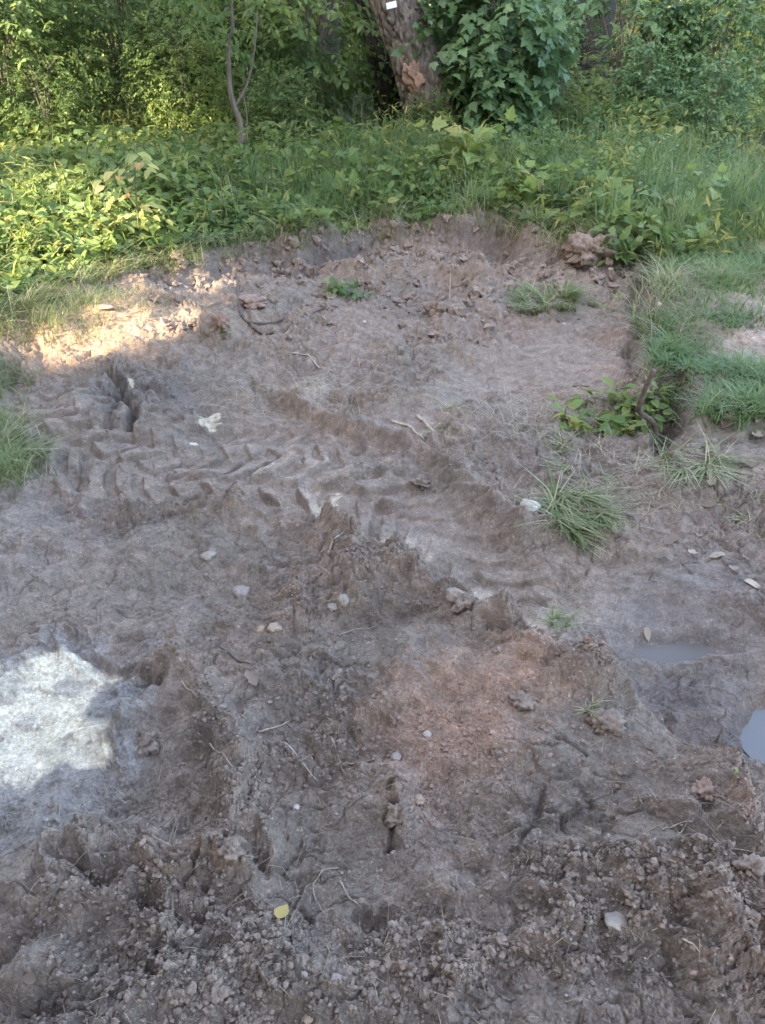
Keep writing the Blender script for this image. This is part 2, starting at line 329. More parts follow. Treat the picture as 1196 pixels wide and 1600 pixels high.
# ------------------------------------------------------------------ materials
def new_mat(name):
    m = bpy.data.materials.new(name); m.use_nodes = True
    n = m.node_tree.nodes; return m, n, m.node_tree.links, n['Principled BSDF']
def mat_soil():
    m, n, l, b = new_mat('soil')
    col = n.new('ShaderNodeAttribute'); col.attribute_name = 'soil_colour'
    wet = n.new('ShaderNodeAttribute'); wet.attribute_name = 'wet'
    tc = n.new('ShaderNodeTexCoord')
    n1 = n.new('ShaderNodeTexNoise'); n1.inputs['Scale'].default_value = 160; n1.inputs['Detail'].default_value = 6; n1.inputs['Roughness'].default_value = .7
    n2 = n.new('ShaderNodeTexNoise'); n2.inputs['Scale'].default_value = 38; n2.inputs['Detail'].default_value = 5
    vo = n.new('ShaderNodeTexVoronoi'); vo.inputs['Scale'].default_value = 260
    for q in (n1, n2, vo): l.new(tc.outputs['Object'], q.inputs['Vector'])
    def mr(src, lo, hi, a=.3, b_=.7):
        q = n.new('ShaderNodeMapRange'); q.inputs[1].default_value = a; q.inputs[2].default_value = b_; q.inputs[3].default_value = lo; q.inputs[4].default_value = hi
        l.new(src, q.inputs[0]); return q.outputs[0]
    def mul(a, b_):
        q = n.new('ShaderNodeMath'); q.operation = 'MULTIPLY'; l.new(a, q.inputs[0]); l.new(b_, q.inputs[1]); return q.outputs[0]
    v2 = n.new('ShaderNodeTexVoronoi'); v2.inputs['Scale'].default_value = 95; v3 = n.new('ShaderNodeTexVoronoi'); v3.inputs['Scale'].default_value = 230
    dm = n.new('ShaderNodeVectorMath'); dm.operation = 'MULTIPLY_ADD'; dm.inputs[1].default_value = (.012, .012, .012)
    l.new(n1.outputs['Color'], dm.inputs[0]); l.new(tc.outputs['Object'], dm.inputs[2])
    l.new(dm.outputs[0], v2.inputs['Vector']); l.new(dm.outputs[0], v3.inputs['Vector'])
    g2 = n.new('ShaderNodeSeparateColor'); l.new(v2.outputs['Color'], g2.inputs[0]); g3 = n.new('ShaderNodeSeparateColor'); l.new(v3.outputs['Color'], g3.inputs[0])
    f = mul(mul(mr(n1.outputs['Fac'], .74, 1.28), mr(n2.outputs['Fac'], .84, 1.17)), mul(mr(g2.outputs[0], .9, 1.1, 0, 1), mr(g3.outputs[0], .88, 1.12, 0, 1)))
    # here and there a pale grain
    gr = n.new('ShaderNodeMath'); gr.operation = 'GREATER_THAN'; gr.inputs[1].default_value = .985; l.new(g3.outputs[1], gr.inputs[0])
    gm = n.new('ShaderNodeMath'); gm.operation = 'MULTIPLY_ADD'; gm.inputs[1].default_value = .6; l.new(gr.outputs[0], gm.inputs[0]); l.new(f, gm.inputs[2])
    mu = gm
    vm = n.new('ShaderNodeVectorMath'); vm.operation = 'SCALE'
    l.new(col.outputs['Color'], vm.inputs[0]); l.new(mu.outputs[0], vm.inputs['Scale']); l.new(vm.outputs[0], b.inputs['Base Color'])
    rr = n.new('ShaderNodeMapRange'); rr.inputs[3].default_value = .93; rr.inputs[4].default_value = .2
    l.new(wet.outputs['Fac'], rr.inputs[0])
    ra = n.new('ShaderNodeMath'); ra.operation = 'MULTIPLY_ADD'; ra.inputs[1].default_value = .22; l.new(n2.outputs['Fac'], ra.inputs[0])
    rs = n.new('ShaderNodeMath'); rs.operation = 'SUBTRACT'; rs.inputs[1].default_value = .11; l.new(rr.outputs[0], rs.inputs[0]); l.new(rs.outputs[0], ra.inputs[2])
    l.new(ra.outputs[0], b.inputs['Roughness'])
    b.inputs['Specular IOR Level'].default_value = .4
    ad = n.new('ShaderNodeMath'); ad.operation = 'MULTIPLY_ADD'; ad.inputs[1].default_value = -.45
    l.new(vo.outputs['Distance'], ad.inputs[0]); l.new(n1.outputs['Fac'], ad.inputs[2])
    bu = n.new('ShaderNodeBump'); bu.inputs['Distance'].default_value = .004
    bs = n.new('ShaderNodeMapRange'); bs.inputs[1].default_value = .1; bs.inputs[2].default_value = .6; bs.inputs[3].default_value = .85; bs.inputs[4].default_value = .18
    l.new(wet.outputs['Fac'], bs.inputs[0]); l.new(bs.outputs[0], bu.inputs['Strength'])
    n4 = n.new('ShaderNodeTexNoise'); n4.inputs['Scale'].default_value = 42; n4.inputs['Detail'].default_value = 8; n4.inputs['Roughness'].default_value = .68; n4.inputs['Distortion'].default_value = .6
    l.new(tc.outputs['Object'], n4.inputs['Vector'])
    b2 = n.new('ShaderNodeBump'); b2.inputs['Strength'].default_value = .7; b2.inputs['Distance'].default_value = .014
    l.new(n4.outputs['Fac'], b2.inputs['Height']); l.new(b2.outputs[0], bu.inputs['Normal'])
    l.new(ad.outputs[0], bu.inputs['Height']); l.new(bu.outputs[0], b.inputs['Normal'])
    return m
def mat_plain(name, c1, c2, scale=30, rough=.85, bump=.3, dist=.003, detail=5, stretch=None):
    m, n, l, b = new_mat(name)
    tc = n.new('ShaderNodeTexCoord'); no = n.new('ShaderNodeTexNoise')
    no.inputs['Scale'].default_value = scale; no.inputs['Detail'].default_value = detail; no.inputs['Roughness'].default_value = .65
    if stretch:
        mp = n.new('ShaderNodeMapping'); mp.inputs['Scale'].default_value = stretch; l.new(tc.outputs['Object'], mp.inputs[0]); l.new(mp.outputs[0], no.inputs['Vector'])
    else:
        l.new(tc.outputs['Object'], no.inputs['Vector'])
    r = n.new('ShaderNodeValToRGB'); r.color_ramp.elements[0].position = .35; r.color_ramp.elements[1].position = .65
    r.color_ramp.elements[0].color = (*c1, 1); r.color_ramp.elements[1].color = (*c2, 1)
    l.new(no.outputs['Fac'], r.inputs[0]); l.new(r.outputs[0], b.inputs['Base Color'])
    b.inputs['Roughness'].default_value = rough
    bu = n.new('ShaderNodeBump'); bu.inputs['Strength'].default_value = bump; bu.inputs['Distance'].default_value = dist
    l.new(no.outputs['Fac'], bu.inputs['Height']); l.new(bu.outputs[0], b.inputs['Normal'])
    return m
def mat_leaf(name, stops, trans=.45, rough=.5, sat_noise=True):
    """leaf or blade: colour picked per leaf from a ramp, light passes through"""
    m, n, l, b = new_mat(name)
    at = n.new('ShaderNodeAttribute'); at.attribute_name = 'tint'
    ra = n.new('ShaderNodeValToRGB')
    while len(ra.color_ramp.elements) < len(stops): ra.color_ramp.elements.new(.5)
    for e, (p, c) in zip(ra.color_ramp.elements, stops): e.position = p; e.color = (*c, 1)
    l.new(at.outputs['Fac'], ra.inputs[0])
    l.new(ra.outputs[0], b.inputs['Base Color'])
    b.inputs['Roughness'].default_value = rough; b.inputs['Specular IOR Level'].default_value = .35
    tr = n.new('ShaderNodeBsdfTranslucent')
    hs = n.new('ShaderNodeHueSaturation'); hs.inputs['Hue'].default_value = .475; hs.inputs['Saturation'].default_value = 1.05; hs.inputs['Value'].default_value = 1.5
    l.new(ra.outputs[0], hs.inputs['Color']); l.new(hs.outputs[0], tr.inputs['Color'])
    mx = n.new('ShaderNodeMixShader'); mx.inputs[0].default_value = trans
    l.new(b.outputs[0], mx.inputs[1]); l.new(tr.outputs[0], mx.inputs[2])
    l.new(mx.outputs[0], n['Material Output'].inputs['Surface'])
    return m
def mat_bark(name, c1, c2, zs=.22, scale=28):
    m, n, l, b = new_mat(name)
    tc = n.new('ShaderNodeTexCoord'); mp = n.new('ShaderNodeMapping'); mp.inputs['Scale'].default_value = (1, 1, zs)
    l.new(tc.outputs['Object'], mp.inputs[0])
    vo = n.new('ShaderNodeTexVoronoi'); vo.feature = 'DISTANCE_TO_EDGE'; vo.inputs['Scale'].default_value = scale
    no = n.new('ShaderNodeTexNoise'); no.inputs['Scale'].default_value = 30; no.inputs['Detail'].default_value = 6
    l.new(mp.outputs[0], no.inputs['Vector'])
    mv = n.new('ShaderNodeVectorMath'); mv.operation = 'MULTIPLY_ADD'; mv.inputs[1].default_value = (.06, .06, .06)
    l.new(no.outputs['Color'], mv.inputs[0]); l.new(mp.outputs[0], mv.inputs[2]); l.new(mv.outputs[0], vo.inputs['Vector'])
    ra = n.new('ShaderNodeValToRGB'); ra.color_ramp.elements[0].position = .0; ra.color_ramp.elements[1].position = .22
    ra.color_ramp.elements[0].color = (c1[0] * .5, c1[1] * .5, c1[2] * .5, 1); ra.color_ramp.elements[1].color = (*c2, 1)
    l.new(vo.outputs['Distance'], ra.inputs[0])
    mx = n.new('ShaderNodeMix'); mx.data_type = 'RGBA'; mx.inputs[6].default_value = (*c1, 1)
    l.new(no.outputs['Fac'], mx.inputs[0]); l.new(ra.outputs[0], mx.inputs[7]); l.new(mx.outputs[2], b.inputs['Base Color'])
    b.inputs['Roughness'].default_value = .9
    bu = n.new('ShaderNodeBump'); bu.inputs['Strength'].default_value = .9; bu.inputs['Distance'].default_value = .02
    l.new(vo.outputs['Distance'], bu.inputs['Height']); l.new(bu.outputs[0], b.inputs['Normal'])
    return m
M = {}
M['soil'] = mat_soil()
M['crumb'] = mat_plain('crumbled_soil', (.115, .083, .063), (.245, .18, .138), 60, .95, .6, .004)
M['crumb_red'] = mat_plain('reddish_soil', (.18, .115, .087), (.28, .185, .142), 60, .95, .6, .004)
M['stone'] = mat_plain('pale_stone', (.15, .118, .095), (.31, .26, .21), 14, .85, .5)
M['stone_white'] = mat_plain('white_stone', (.22, .18, .145), (.50, .45, .38), 14, .8, .5)
M['stone_tan'] = mat_plain('tan_stone', (.19, .13, .09), (.35, .25, .17), 14, .8, .4)
M['stone_brown'] = mat_plain('muddy_stone', (.17, .135, .115), (.27, .22, .19), 25, .85, .5)
M['twig'] = mat_plain('dry_twig', (.20, .15, .11), (.36, .29, .22), 60, .85, .4, .001)
M['twig_dark'] = mat_plain('dark_root', (.06, .045, .035), (.14, .10, .075), 60, .85, .5, .002)
M['straw'] = mat_leaf('straw', [(0, (.20, .16, .10)), (.5, (.30, .25, .165)), (1, (.42, .36, .25))], .25, .6)
M['leaf_dry'] = mat_leaf('dry_leaf', [(0, (.12, .085, .06)), (.5, (.21, .155, .115)), (1, (.34, .27, .205))], .2, .7)
M['leaf_yellow'] = mat_leaf('yellow_leaf', [(0, (.36, .25, .08)), (1, (.42, .31, .12))], .2, .6)
M['paper'] = mat_plain('white_paper', (.7, .7, .68), (.8, .8, .78), 10, .6, .1)
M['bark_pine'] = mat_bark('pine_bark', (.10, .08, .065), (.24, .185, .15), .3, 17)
M['bark_orange'] = mat_plain('orange_bark', (.19, .105, .07), (.31, .19, .13), 22, .85, .6, .01)
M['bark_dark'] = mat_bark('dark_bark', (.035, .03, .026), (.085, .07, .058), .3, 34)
M['bark_thin'] = mat_plain('smooth_bark', (.09, .07, .055), (.17, .135, .11), 35, .8, .4, .004, 4, (1, 1, .3))
M['stem'] = mat_plain('green_stem', (.05, .06, .03), (.12, .11, .06), 40, .7, .2)
M['leaf_mid'] = mat_leaf('leaf_mid_green', [(0, (.055, .10, .028)), (.45, (.10, .155, .044)), (.8, (.14, .195, .058)), (1, (.22, .23, .07))], .45)
M['leaf_pale'] = mat_leaf('leaf_pale_green', [(0, (.085, .14, .04)), (.5, (.145, .205, .058)), (.85, (.205, .25, .075)), (1, (.30, .28, .09))], .45)
M['leaf_blue'] = mat_leaf('leaf_blue_green', [(0, (.055, .105, .042)), (.5, (.085, .15, .058)), (1, (.13, .195, .078))], .35, .45)
M['leaf_olive'] = mat_leaf('leaf_olive', [(0, (.09, .12, .035)), (.5, (.17, .19, .05)), (1, (.36, .31, .09))], .5)  # yellow end brightened to stand in for sun glints on the back shrubs
M['leaf_gold'] = mat_leaf('leaf_yellowing', [(0, (.20, .24, .07)), (.6, (.36, .36, .12)), (.85, (.5, .42, .14)), (1, (.55, .25, .12))], .45)
M['needle'] = mat_leaf('needle', [(0, (.03, .06, .03)), (1, (.06, .10, .045))], .1)
M['grass'] = mat_leaf('grass_blade', [(0, (.065, .12, .038)), (.5, (.115, .18, .06)), (.85, (.18, .225, .09)), (1, (.34, .30, .16))], .4, .45)
M['grass_tuft'] = mat_leaf('grass_tuft', [(0, (.085, .125, .04)), (.55, (.155, .195, .07)), (.78, (.24, .245, .11)), (1, (.38, .33, .2))], .35, .45)
m, n, l, b = new_mat('muddy_water'); M['water'] = m
b.inputs['Base Color'].default_value = (.12, .112, .11, 1); b.inputs['Roughness'].default_value = .08; b.inputs['Specular IOR Level'].default_value = .3

m, n, l, b = new_mat('thin_muddy_water'); M['water_brown'] = m
b.inputs['Base Color'].default_value = (.10, .082, .07, 1); b.inputs['Roughness'].default_value = .38; b.inputs['Specular IOR Level'].default_value = .3
# ------------------------------------------------------------------ object helpers
def link(name, me, mats, parent=None):
    o = bpy.data.objects.new(name, me); COL.objects.link(o)
    for mm in (mats if isinstance(mats, (list, tuple)) else [mats]): me.materials.append(M[mm])
    if parent is not None: o.parent = parent
    return o
def tag(o, label=None, cat=None, group=None, kind=None):
    for k, v in (('label', label), ('category', cat), ('group', group), ('kind', kind)):
        if v: o[k] = v
    return o
def empty(name, loc):
    o = bpy.data.objects.new(name, None); COL.objects.link(o); o.location = [float(v) for v in loc]
    o.empty_display_size = .1
    return o
def mesh_arrays(name, V, F, attrs=None, smooth=True):
    """V (n,3), F (m,k) all of the same corner count"""
    me = bpy.data.meshes.new(name); V = np.asarray(V, np.float32); F = np.asarray(F, np.int32)
    me.vertices.add(len(V)); me.vertices.foreach_set('co', V.ravel())
    k = F.shape[1]
    me.loops.add(F.size); me.loops.foreach_set('vertex_index', F.ravel())
    me.polygons.add(len(F)); me.polygons.foreach_set('loop_start', np.arange(0, F.size, k, dtype=np.int32))
    me.polygons.foreach_set('use_smooth', np.full(len(F), smooth))
    me.update(calc_edges=True)
    for nme, a in (attrs or {}).items():
        a = np.asarray(a, np.float32)
        if a.ndim == 1:
            at = me.attributes.new(nme, 'FLOAT', 'POINT'); at.data.foreach_set('value', a)
        else:
            at = me.attributes.new(nme, 'FLOAT_VECTOR', 'POINT'); at.data.foreach_set('vector', a.ravel())
    return me
def tube(path, radii, seg=8, wob=0, seed=0):
    """tapered tube along points -> V, F quads, closed at both ends by tapering"""
    p = np.asarray(path, float); r = np.asarray(radii, float); n = len(p)
    rg = np.random.default_rng(seed)
    t = np.gradient(p, axis=0); t /= np.linalg.norm(t, axis=1)[:, None] + 1e-9
    ref = np.array([0, 1, 0.]) if abs(t[0][1]) < .8 else np.array([1., 0, 0])
    V = []
    for i in range(n):
        a = np.cross(t[i], ref); a /= np.linalg.norm(a); b_ = np.cross(t[i], a)
        th = np.linspace(0, 2 * math.pi, seg, endpoint=False)
        rr = r[i] * (1 + wob * rg.standard_normal(seg))
        V.append(p[i] + np.outer(np.cos(th) * rr, a) + np.outer(np.sin(th) * rr, b_))
    V.insert(0, np.repeat(p[:1], seg, 0)); V.append(np.repeat(p[-1:], seg, 0))
    V = np.vstack(V); F = []
    for i in range(n + 1):
        for k in range(seg):
            k2 = (k + 1) % seg
            F.append((i * seg + k, i * seg + k2, (i + 1) * seg + k2, (i + 1) * seg + k))
    return V, np.array(F)
def join(parts):
    V, F, o = [], [], 0
    for v, f in parts:
        V.append(v); F.append(np.asarray(f) + o); o += len(v)
    return np.vstack(V), np.vstack(F)
# leaf outlines: x across, y along, z up
def fan(outline, cy, fold=.0, droop=.0):
    o = np.array(outline, float); z = fold * np.abs(o[:, 0]) - droop * o[:, 1] ** 2
    V = np.vstack([[0, cy, -droop * cy * cy], np.c_[o, z]])
    n = len(o)
    return V, np.array([(0, 1 + i, 1 + (i + 1) % n) for i in range(n)])
def sym(right):
    return right + [(-x, y) for x, y in right[::-1] if x > 1e-6]
OVATE = fan([(0, 0), (.2, .12), (.29, .35), (.23, .62), (.1, .85), (0, 1), (-.1, .85), (-.23, .62), (-.29, .35), (-.2, .12)], .45, .28, .22)
SIMPLE = fan([(0, 0), (.27, .33), (.2, .7), (0, 1), (-.2, .7), (-.27, .33)], .45, .3, .2)
MAPLE = fan([(0, 0), (.18, -.05), (.30, .08), (.52, .12), (.38, .30), (.58, .55), (.30, .52), (.24, .68), (0, 1), (-.24, .68), (-.30, .52), (-.58, .55), (-.38, .30), (-.52, .12), (-.30, .08), (-.18, -.05)], .32, .15, .25)
CURL = fan([(0, 0), (.22, .05), (.34, .22), (.25, .42), (.33, .6), (.14, .82), (.05, 1), (-.12, .9), (-.3, .75), (-.2, .5), (-.36, .3), (-.2, .1)], .45, .75, -.3)
SHADE_LEAF = fan([(0, 0), (.38, .2), (.42, .6), (0, 1), (-.42, .6), (-.38, .2)], .45, .2, .2)
LANCE = fan([(0, 0), (.09, .3), (.08, .65), (0, 1), (-.08, .65), (-.09, .3)], .45, .3, .3)
def leaf_mesh(name, pos, dr, nr, size, tint, tmpl):
    TV, TF = tmpl
    dr = dr / (np.linalg.norm(dr, axis=1)[:, None] + 1e-9)
    sd = np.cross(dr, nr); sd /= np.linalg.norm(sd, axis=1)[:, None] + 1e-9
    nr = np.cross(sd, dr)
    V = pos[:, None, :] + size[:, None, None] * (TV[None, :, 0:1] * sd[:, None, :] + TV[None, :, 1:2] * dr[:, None, :] + TV[None, :, 2:3] * nr[:, None, :])
    k = len(TV); n = len(pos)
    F = (TF[None] + (np.arange(n) * k)[:, None, None]).reshape(-1, 3)
    return mesh_arrays(name, V.reshape(-1, 3), F, {'tint': np.repeat(tint, k)}, False)
def unit(v): return v / (np.linalg.norm(v, axis=-1, keepdims=True) + 1e-9)
def blades(pos, h, lean, az, wd, tint, seg=4, droop=.7):
    """curved tapered grass blades; lean = how far the tip travels sideways as a share of h"""
    n = len(pos); t = np.linspace(0, 1, seg + 1)
    d = np.c_[np.cos(az), np.sin(az), np.zeros(n)]; s = np.c_[-np.sin(az), np.cos(az), np.zeros(n)]
    V = np.zeros((n, seg + 1, 2, 3))
    for i, ti in enumerate(t):
        c = pos + d * (h * lean * ti ** 1.7)[:, None]
        c[:, 2] += h * (ti - droop * np.clip(lean, 0, 1.3) * .5 * ti ** 2.2)
        w_ = (wd * (1 - ti) ** .6 * .5 + .0002)[:, None]
        V[:, i, 0] = c - s * w_; V[:, i, 1] = c + s * w_
    F = []
    base = np.arange(n)[:, None] * (2 * seg + 2)
    for i in range(seg):
        F.append(np.stack([base + 2 * i, base + 2 * i + 1, base + 2 * i + 3, base + 2 * i + 2], -1)[:, 0])
    return V.reshape(-1, 3), np.concatenate(F), np.repeat(tint, 2 * seg + 2)

# ------------------------------------------------------------------ ground
def build_ground():
    ys = np.concatenate([np.linspace(-6, -.3, 30), np.linspace(-.25, .45, 50), np.exp(np.linspace(math.log(.52), math.log(7.2), 1900)), np.exp(np.linspace(math.log(7.25), math.log(110), 130))])
    s = np.concatenate([-np.exp(np.linspace(math.log(24), math.log(1.16), 60)), np.linspace(-1.14, 1.14, 1250), np.exp(np.linspace(math.log(1.16), math.log(24), 60))])
    wy = .42 + .40 * np.maximum(ys, .0)
    X = s[None, :] * wy[:, None]; Y = np.repeat(ys[:, None], len(s), 1)
    x = X.ravel(); y = Y.ravel()
    z, crumb, smooth, trk, veg, bermm, sgn = surface(x, y)
    GRID.update(ys=ys, s=s)
    for k_, a_ in zip(('z', 'crumb', 'smooth', 'trk', 'veg', 'berm', 'sgn'), (z, crumb, smooth, trk, veg, bermm, sgn)): GRID[k_] = a_.reshape(X.shape)
    # soil colours
    y_plan = y; y = y + .85 * (z - .1)
    def c(r, g, b_): return np.array([r, g, b_])
    base = c(.184, .142, .113); grey = c(.164, .135, .112); red = c(.278, .176, .122); pale = c(.285, .235, .195); dark = c(.11, .090, .076); sand = c(.37, .235, .14); white = c(.60, .51, .37); blue = c(.225, .20, .18); humus = c(.075, .062, .045)
    base, grey, pale = [q * c(1.05, 1., .94) for q in (base, grey, pale)]
    colr = np.repeat(base[None], len(x), 0)
    wob = .22 * fbm(x * 3, y * 3, 200, 4)
    wx = x + .06 * fbm(x * 4, y * 4, 204, 3); wyy = y_plan + .06 * fbm(x * 4, y * 4, 208, 3)
    def mix(colr, c_, m_): m_ = np.clip(m_, 0, 1)[:, None]; return colr * (1 - m_) + c_ * m_
    colr = mix(colr, grey, .5 + 1.4 * fbm(x * 1.7, y * 1.7, 212, 4))
    colr = mix(colr, c(.202, .150, .117), .9 * sstep((fbm(x * 2.4, y * 2.4, 218, 4) + .05) / .5))
    colr = mix(colr, red, blob(wx, wyy, [(740, 1130, 140, 70, .8), (600, 1180, 120, 60, .45), (800, 1200, 80, 70, .6), (660, 1240, 110, 70, .45), (300, 1060, 90, 50, .25), (1150, 1300, 60, 80, .4), (1160, 1450, 50, 60, .45), (330, 1400, 130, 60, .2), (220, 460, 60, 30, .5), (930, 390, 40, 30, .35), (700, 660, 60, 40, .3), (600, 860, 90, 60, .2), (940, 880, 60, 12, .35), (900, 560, 90, 60, .2), (550, 640, 70, 40, .2)]) * (.7 + wob * 2))
    colr = mix(colr, grey * .95, blob(wx, wyy, [(930, 1230, 110, 90, .8), (560, 1050, 120, 60, .6), (1010, 1400, 100, 25, .6), (560, 1350, 60, 120, .5), (1050, 980, 160, 90, .7), (1060, 1080, 140, 60, .6), (60, 1540, 60, 60, .5), (150, 900, 160, 60, .35)]))
    colr = mix(colr, pale, .85 * blob(wx, wyy, [(640, 826, 60, 20, .9), (720, 872, 60, 24, 1.1), (800, 920, 60, 28, 1.1), (880, 970, 40, 24, .9), (620, 800, 60, 20, .5), (500, 750, 50, 25, .6), (870, 950, 30, 40, .6), (450, 700, 100, 25, .35), (600, 340, 50, 14, .5), (1150, 470, 90, 40, .6), (1170, 560, 60, 30, .5), (480, 600, 30, 20, .6), (920, 900, 60, 25, .3)]) * (.6 + 2 * np.clip(fbm(x * 9, y * 9, 222, 3) + .2, 0, 1)))
    colr = mix(colr, dark, .75 * blob(wx, wyy, [(230, 600, 90, 50, .9), (220, 1080, 40, 40, .8), (180, 1120, 40, 60, .6), (330, 1180, 30, 25, .7), (60, 770, 50, 30, .4), (500, 370, 80, 20, .5), (790, 360, 40, 30, .5), (1000, 480, 20, 70, .6), (1060, 620, 40, 40, .7), (880, 700, 80, 30, .5), (300, 400, 60, 20, .5), (700, 1540, 150, 50, .3)]))  # darker at the trench, hole, cracks and hollows
    colr = mix(colr, sand, blob(wx, wyy, [(130, 515, 120, 42, 1.0), (230, 480, 50, 25, .5), (330, 470, 40, 16, .4)]))
    colr = mix(colr, c(.13, .10, .083), .8 * blob(wx, wyy, [(1080, 960, 170, 110, 1), (1100, 1060, 120, 60, .8), (1150, 820, 90, 60, .5)]))
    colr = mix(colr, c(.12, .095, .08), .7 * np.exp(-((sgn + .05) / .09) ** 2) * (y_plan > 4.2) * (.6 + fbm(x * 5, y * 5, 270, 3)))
    colr = mix(colr, c(.135, .094, .072), .28 * sstep((.98 - y_plan) / .22) * (.8 + .8 * fbm(x * 4, y * 4, 275, 3)))
    # chalky residue and its bluish damp rim
    wm = blob(wx, wyy, [(50, 1060, 95, 58, 1.0), (100, 1035, 80, 28, .8), (60, 1135, 95, 58, 1.0), (120, 1170, 50, 32, .7)])
    rag = fbm(x * 6, y * 6, 230, 4, .5)
    wmask = sstep((wm - .42 + .30 * rag + .14 * fbm(x * 22, y * 22, 234, 3)) / .65)
    rim = sstep((blob(wx, wyy, [(60, 1110, 160, 125, 1.0), (160, 990, 80, 30, .5), (30, 1200, 150, 70, .8), (100, 1290, 120, 40, .4)]) - .25 + .3 * rag) / .5)
    colr = mix(colr, blue, .62 * rim)
    colr = mix(colr, white * (1 + .10 * rag)[:, None], .95 * wmask * (1 - .5 * sstep((fbm(x * 14, y * 14, 236, 3) - .2) / .3)))
    for (px_, py_, rx, ry) in [(325, 632, 20, 9), (298, 658, 6, 4), (508, 752, 24, 14), (205, 590, 5, 8)]:
        mm = blob(x, y_plan, [(px_, py_, rx, ry, 1)]); colr = mix(colr, white * .8, .85 * sstep((mm - .5 + .6 * fbm(x * 14 + y * 8, y * 30 - x * 8, 240, 4)) / .3) * (mm > .1))
    colr = mix(colr, humus, .85 * veg * sstep((sgn - .05) / .3) * (1 - np.clip(blob(x, y_plan, [(1150, 470, 130, 60, 1), (1180, 600, 120, 80, 1), (130, 500, 130, 40, 1)]), 0, 1)))
    # specks: pale grit and dark crumbs
    colr *= (1 + .22 * fbm(x * 18, y * 18, 254, 3))[:, None]
    wet = .12 + .55 * rim * (1 - wmask) + blob(x, y_plan, [(1060, 1010, 110, 20, .8), (1180, 1075, 90, 20, .6), (1170, 1150, 70, 60, .6), (1050, 940, 120, 60, .2), (40, 800, 60, 60, .35), (20, 1500, 40, 60, .3), (60, 1280, 110, 50, .4), (1010, 1400, 90, 20, .25), (1050, 920, 120, 60, .25)]) + .15 * perlin(x * 6, y * 6, 260) * (1 - veg)
    wet = np.clip(np.clip(wet, 0, 1) * (1 - .8 * np.clip(crumb, 0, 1)) + .4 * wmask, 0, 1)
    colr *= (1 - .25 * np.clip(wet - .2, 0, 1))[:, None]
    y = y_plan
    nr, nc = len(ys), len(s)
    idx = np.arange(nr * nc).reshape(nr, nc)
    F = np.stack([idx[:-1, :-1], idx[:-1, 1:], idx[1:, 1:], idx[1:, :-1]], -1).reshape(-1, 4)
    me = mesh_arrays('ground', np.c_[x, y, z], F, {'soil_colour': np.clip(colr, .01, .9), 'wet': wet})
    tag(link('ground', me, 'soil'), kind='structure')
build_ground()
# puddle
def build_puddle():
    th = np.linspace(0, 2 * math.pi, 64, endpoint=False)
    V = [(PUDDLE_C[0], PUDDLE_C[1], -.168)]
    for t in th:
        V.append((PUDDLE_C[0] + .15 * math.cos(t), PUDDLE_C[1] + .14 * math.sin(t), -.168))
    F = [(0, i + 1, (i + 1) % 64 + 1) for i in range(64)]
    tag(link('puddle_water', mesh_arrays('puddle_water', V, F), 'water'), kind='structure')
build_puddle()
for pc, rx_, ry_, zb in POOLS:
    th = np.linspace(0, 2 * math.pi, 48, endpoint=False)
    V = np.vstack([[pc[0], pc[1], zb + .010], np.c_[pc[0] + rx_ * 1.3 * np.cos(th), pc[1] + ry_ * 1.5 * np.sin(th), np.full(48, zb + .010)]])
    tag(link('puddle_water', mesh_arrays('puddle_water', V, [(0, i + 1, (i + 1) % 48 + 1) for i in range(48)]), 'water_brown'), kind='structure')

# ------------------------------------------------------------------ stones, clods
def ico(sub):
    import bmesh
    bm = bmesh.new(); bmesh.ops.create_icosphere(bm, subdivisions=sub, radius=1)
    bm.verts.ensure_lookup_table()
    V = np.array([v.co[:] for v in bm.verts]); F = np.array([[v.index for v in f.verts] for f in bm.faces]); bm.free()
    return V, F
ICO1, ICO2, ICO4 = ico(1), ico(2), ico(4)
def lump_mesh(name, a, b_, c_, seed, rough=.12, facets=.35, fine=.03):
    V, F = ICO4; rg = np.random.default_rng(seed)
    V = V.copy()
    # a few broken planes
    for k in range(7):
        nrm = unit(rg.standard_normal(3)); dd = .62 + .3 * rg.random()
        e = np.maximum(V @ nrm - dd, 0); V = V - np.outer(e * (facets + .4), nrm)
    ph = rg.random(3) * 40
    r = 1 + rough * (perlin(V[:, 0] * 1.7 + ph[0], V[:, 1] * 1.7 + V[:, 2] * 1.3, 300) + perlin(V[:, 2] * 2 + ph[1], V[:, 0] * 2 - V[:, 1], 301)) + fine * fbm(V[:, 0] * 7 + ph[2], V[:, 1] * 7 + V[:, 2] * 6, 302, 3)
    V = V * r[:, None] * np.array([a, b_, c_]) / 1.0
    return mesh_arrays(name, V, F)
def put_lump(name, label, cat, px_, py_, wpx, hpx, mat, seed, sink=.4, rough=.12, fine=.03, group=None, facets=.35):
    """a stone or clod seen at a pixel, wpx wide in the photograph"""
    p = hit(px_, py_); _, _, dep = proj(*p)
    a = wpx / FPX * dep / 2; c_ = max(.35 * a, hpx / FPX * dep / 2 * .8)
    o = link(name, lump_mesh(name, a, a * .85, c_, seed, rough, facets, fine), mat)
    o.location = (p[0], p[1], float(height(p[0], p[1])[0]) + c_ * (1 - 2 * sink)); o.rotation_euler = (rng.uniform(-.2, .2), rng.uniform(-.2, .2), rng.uniform(-.5, .5))
    tag(o, label, cat, group)
    return o
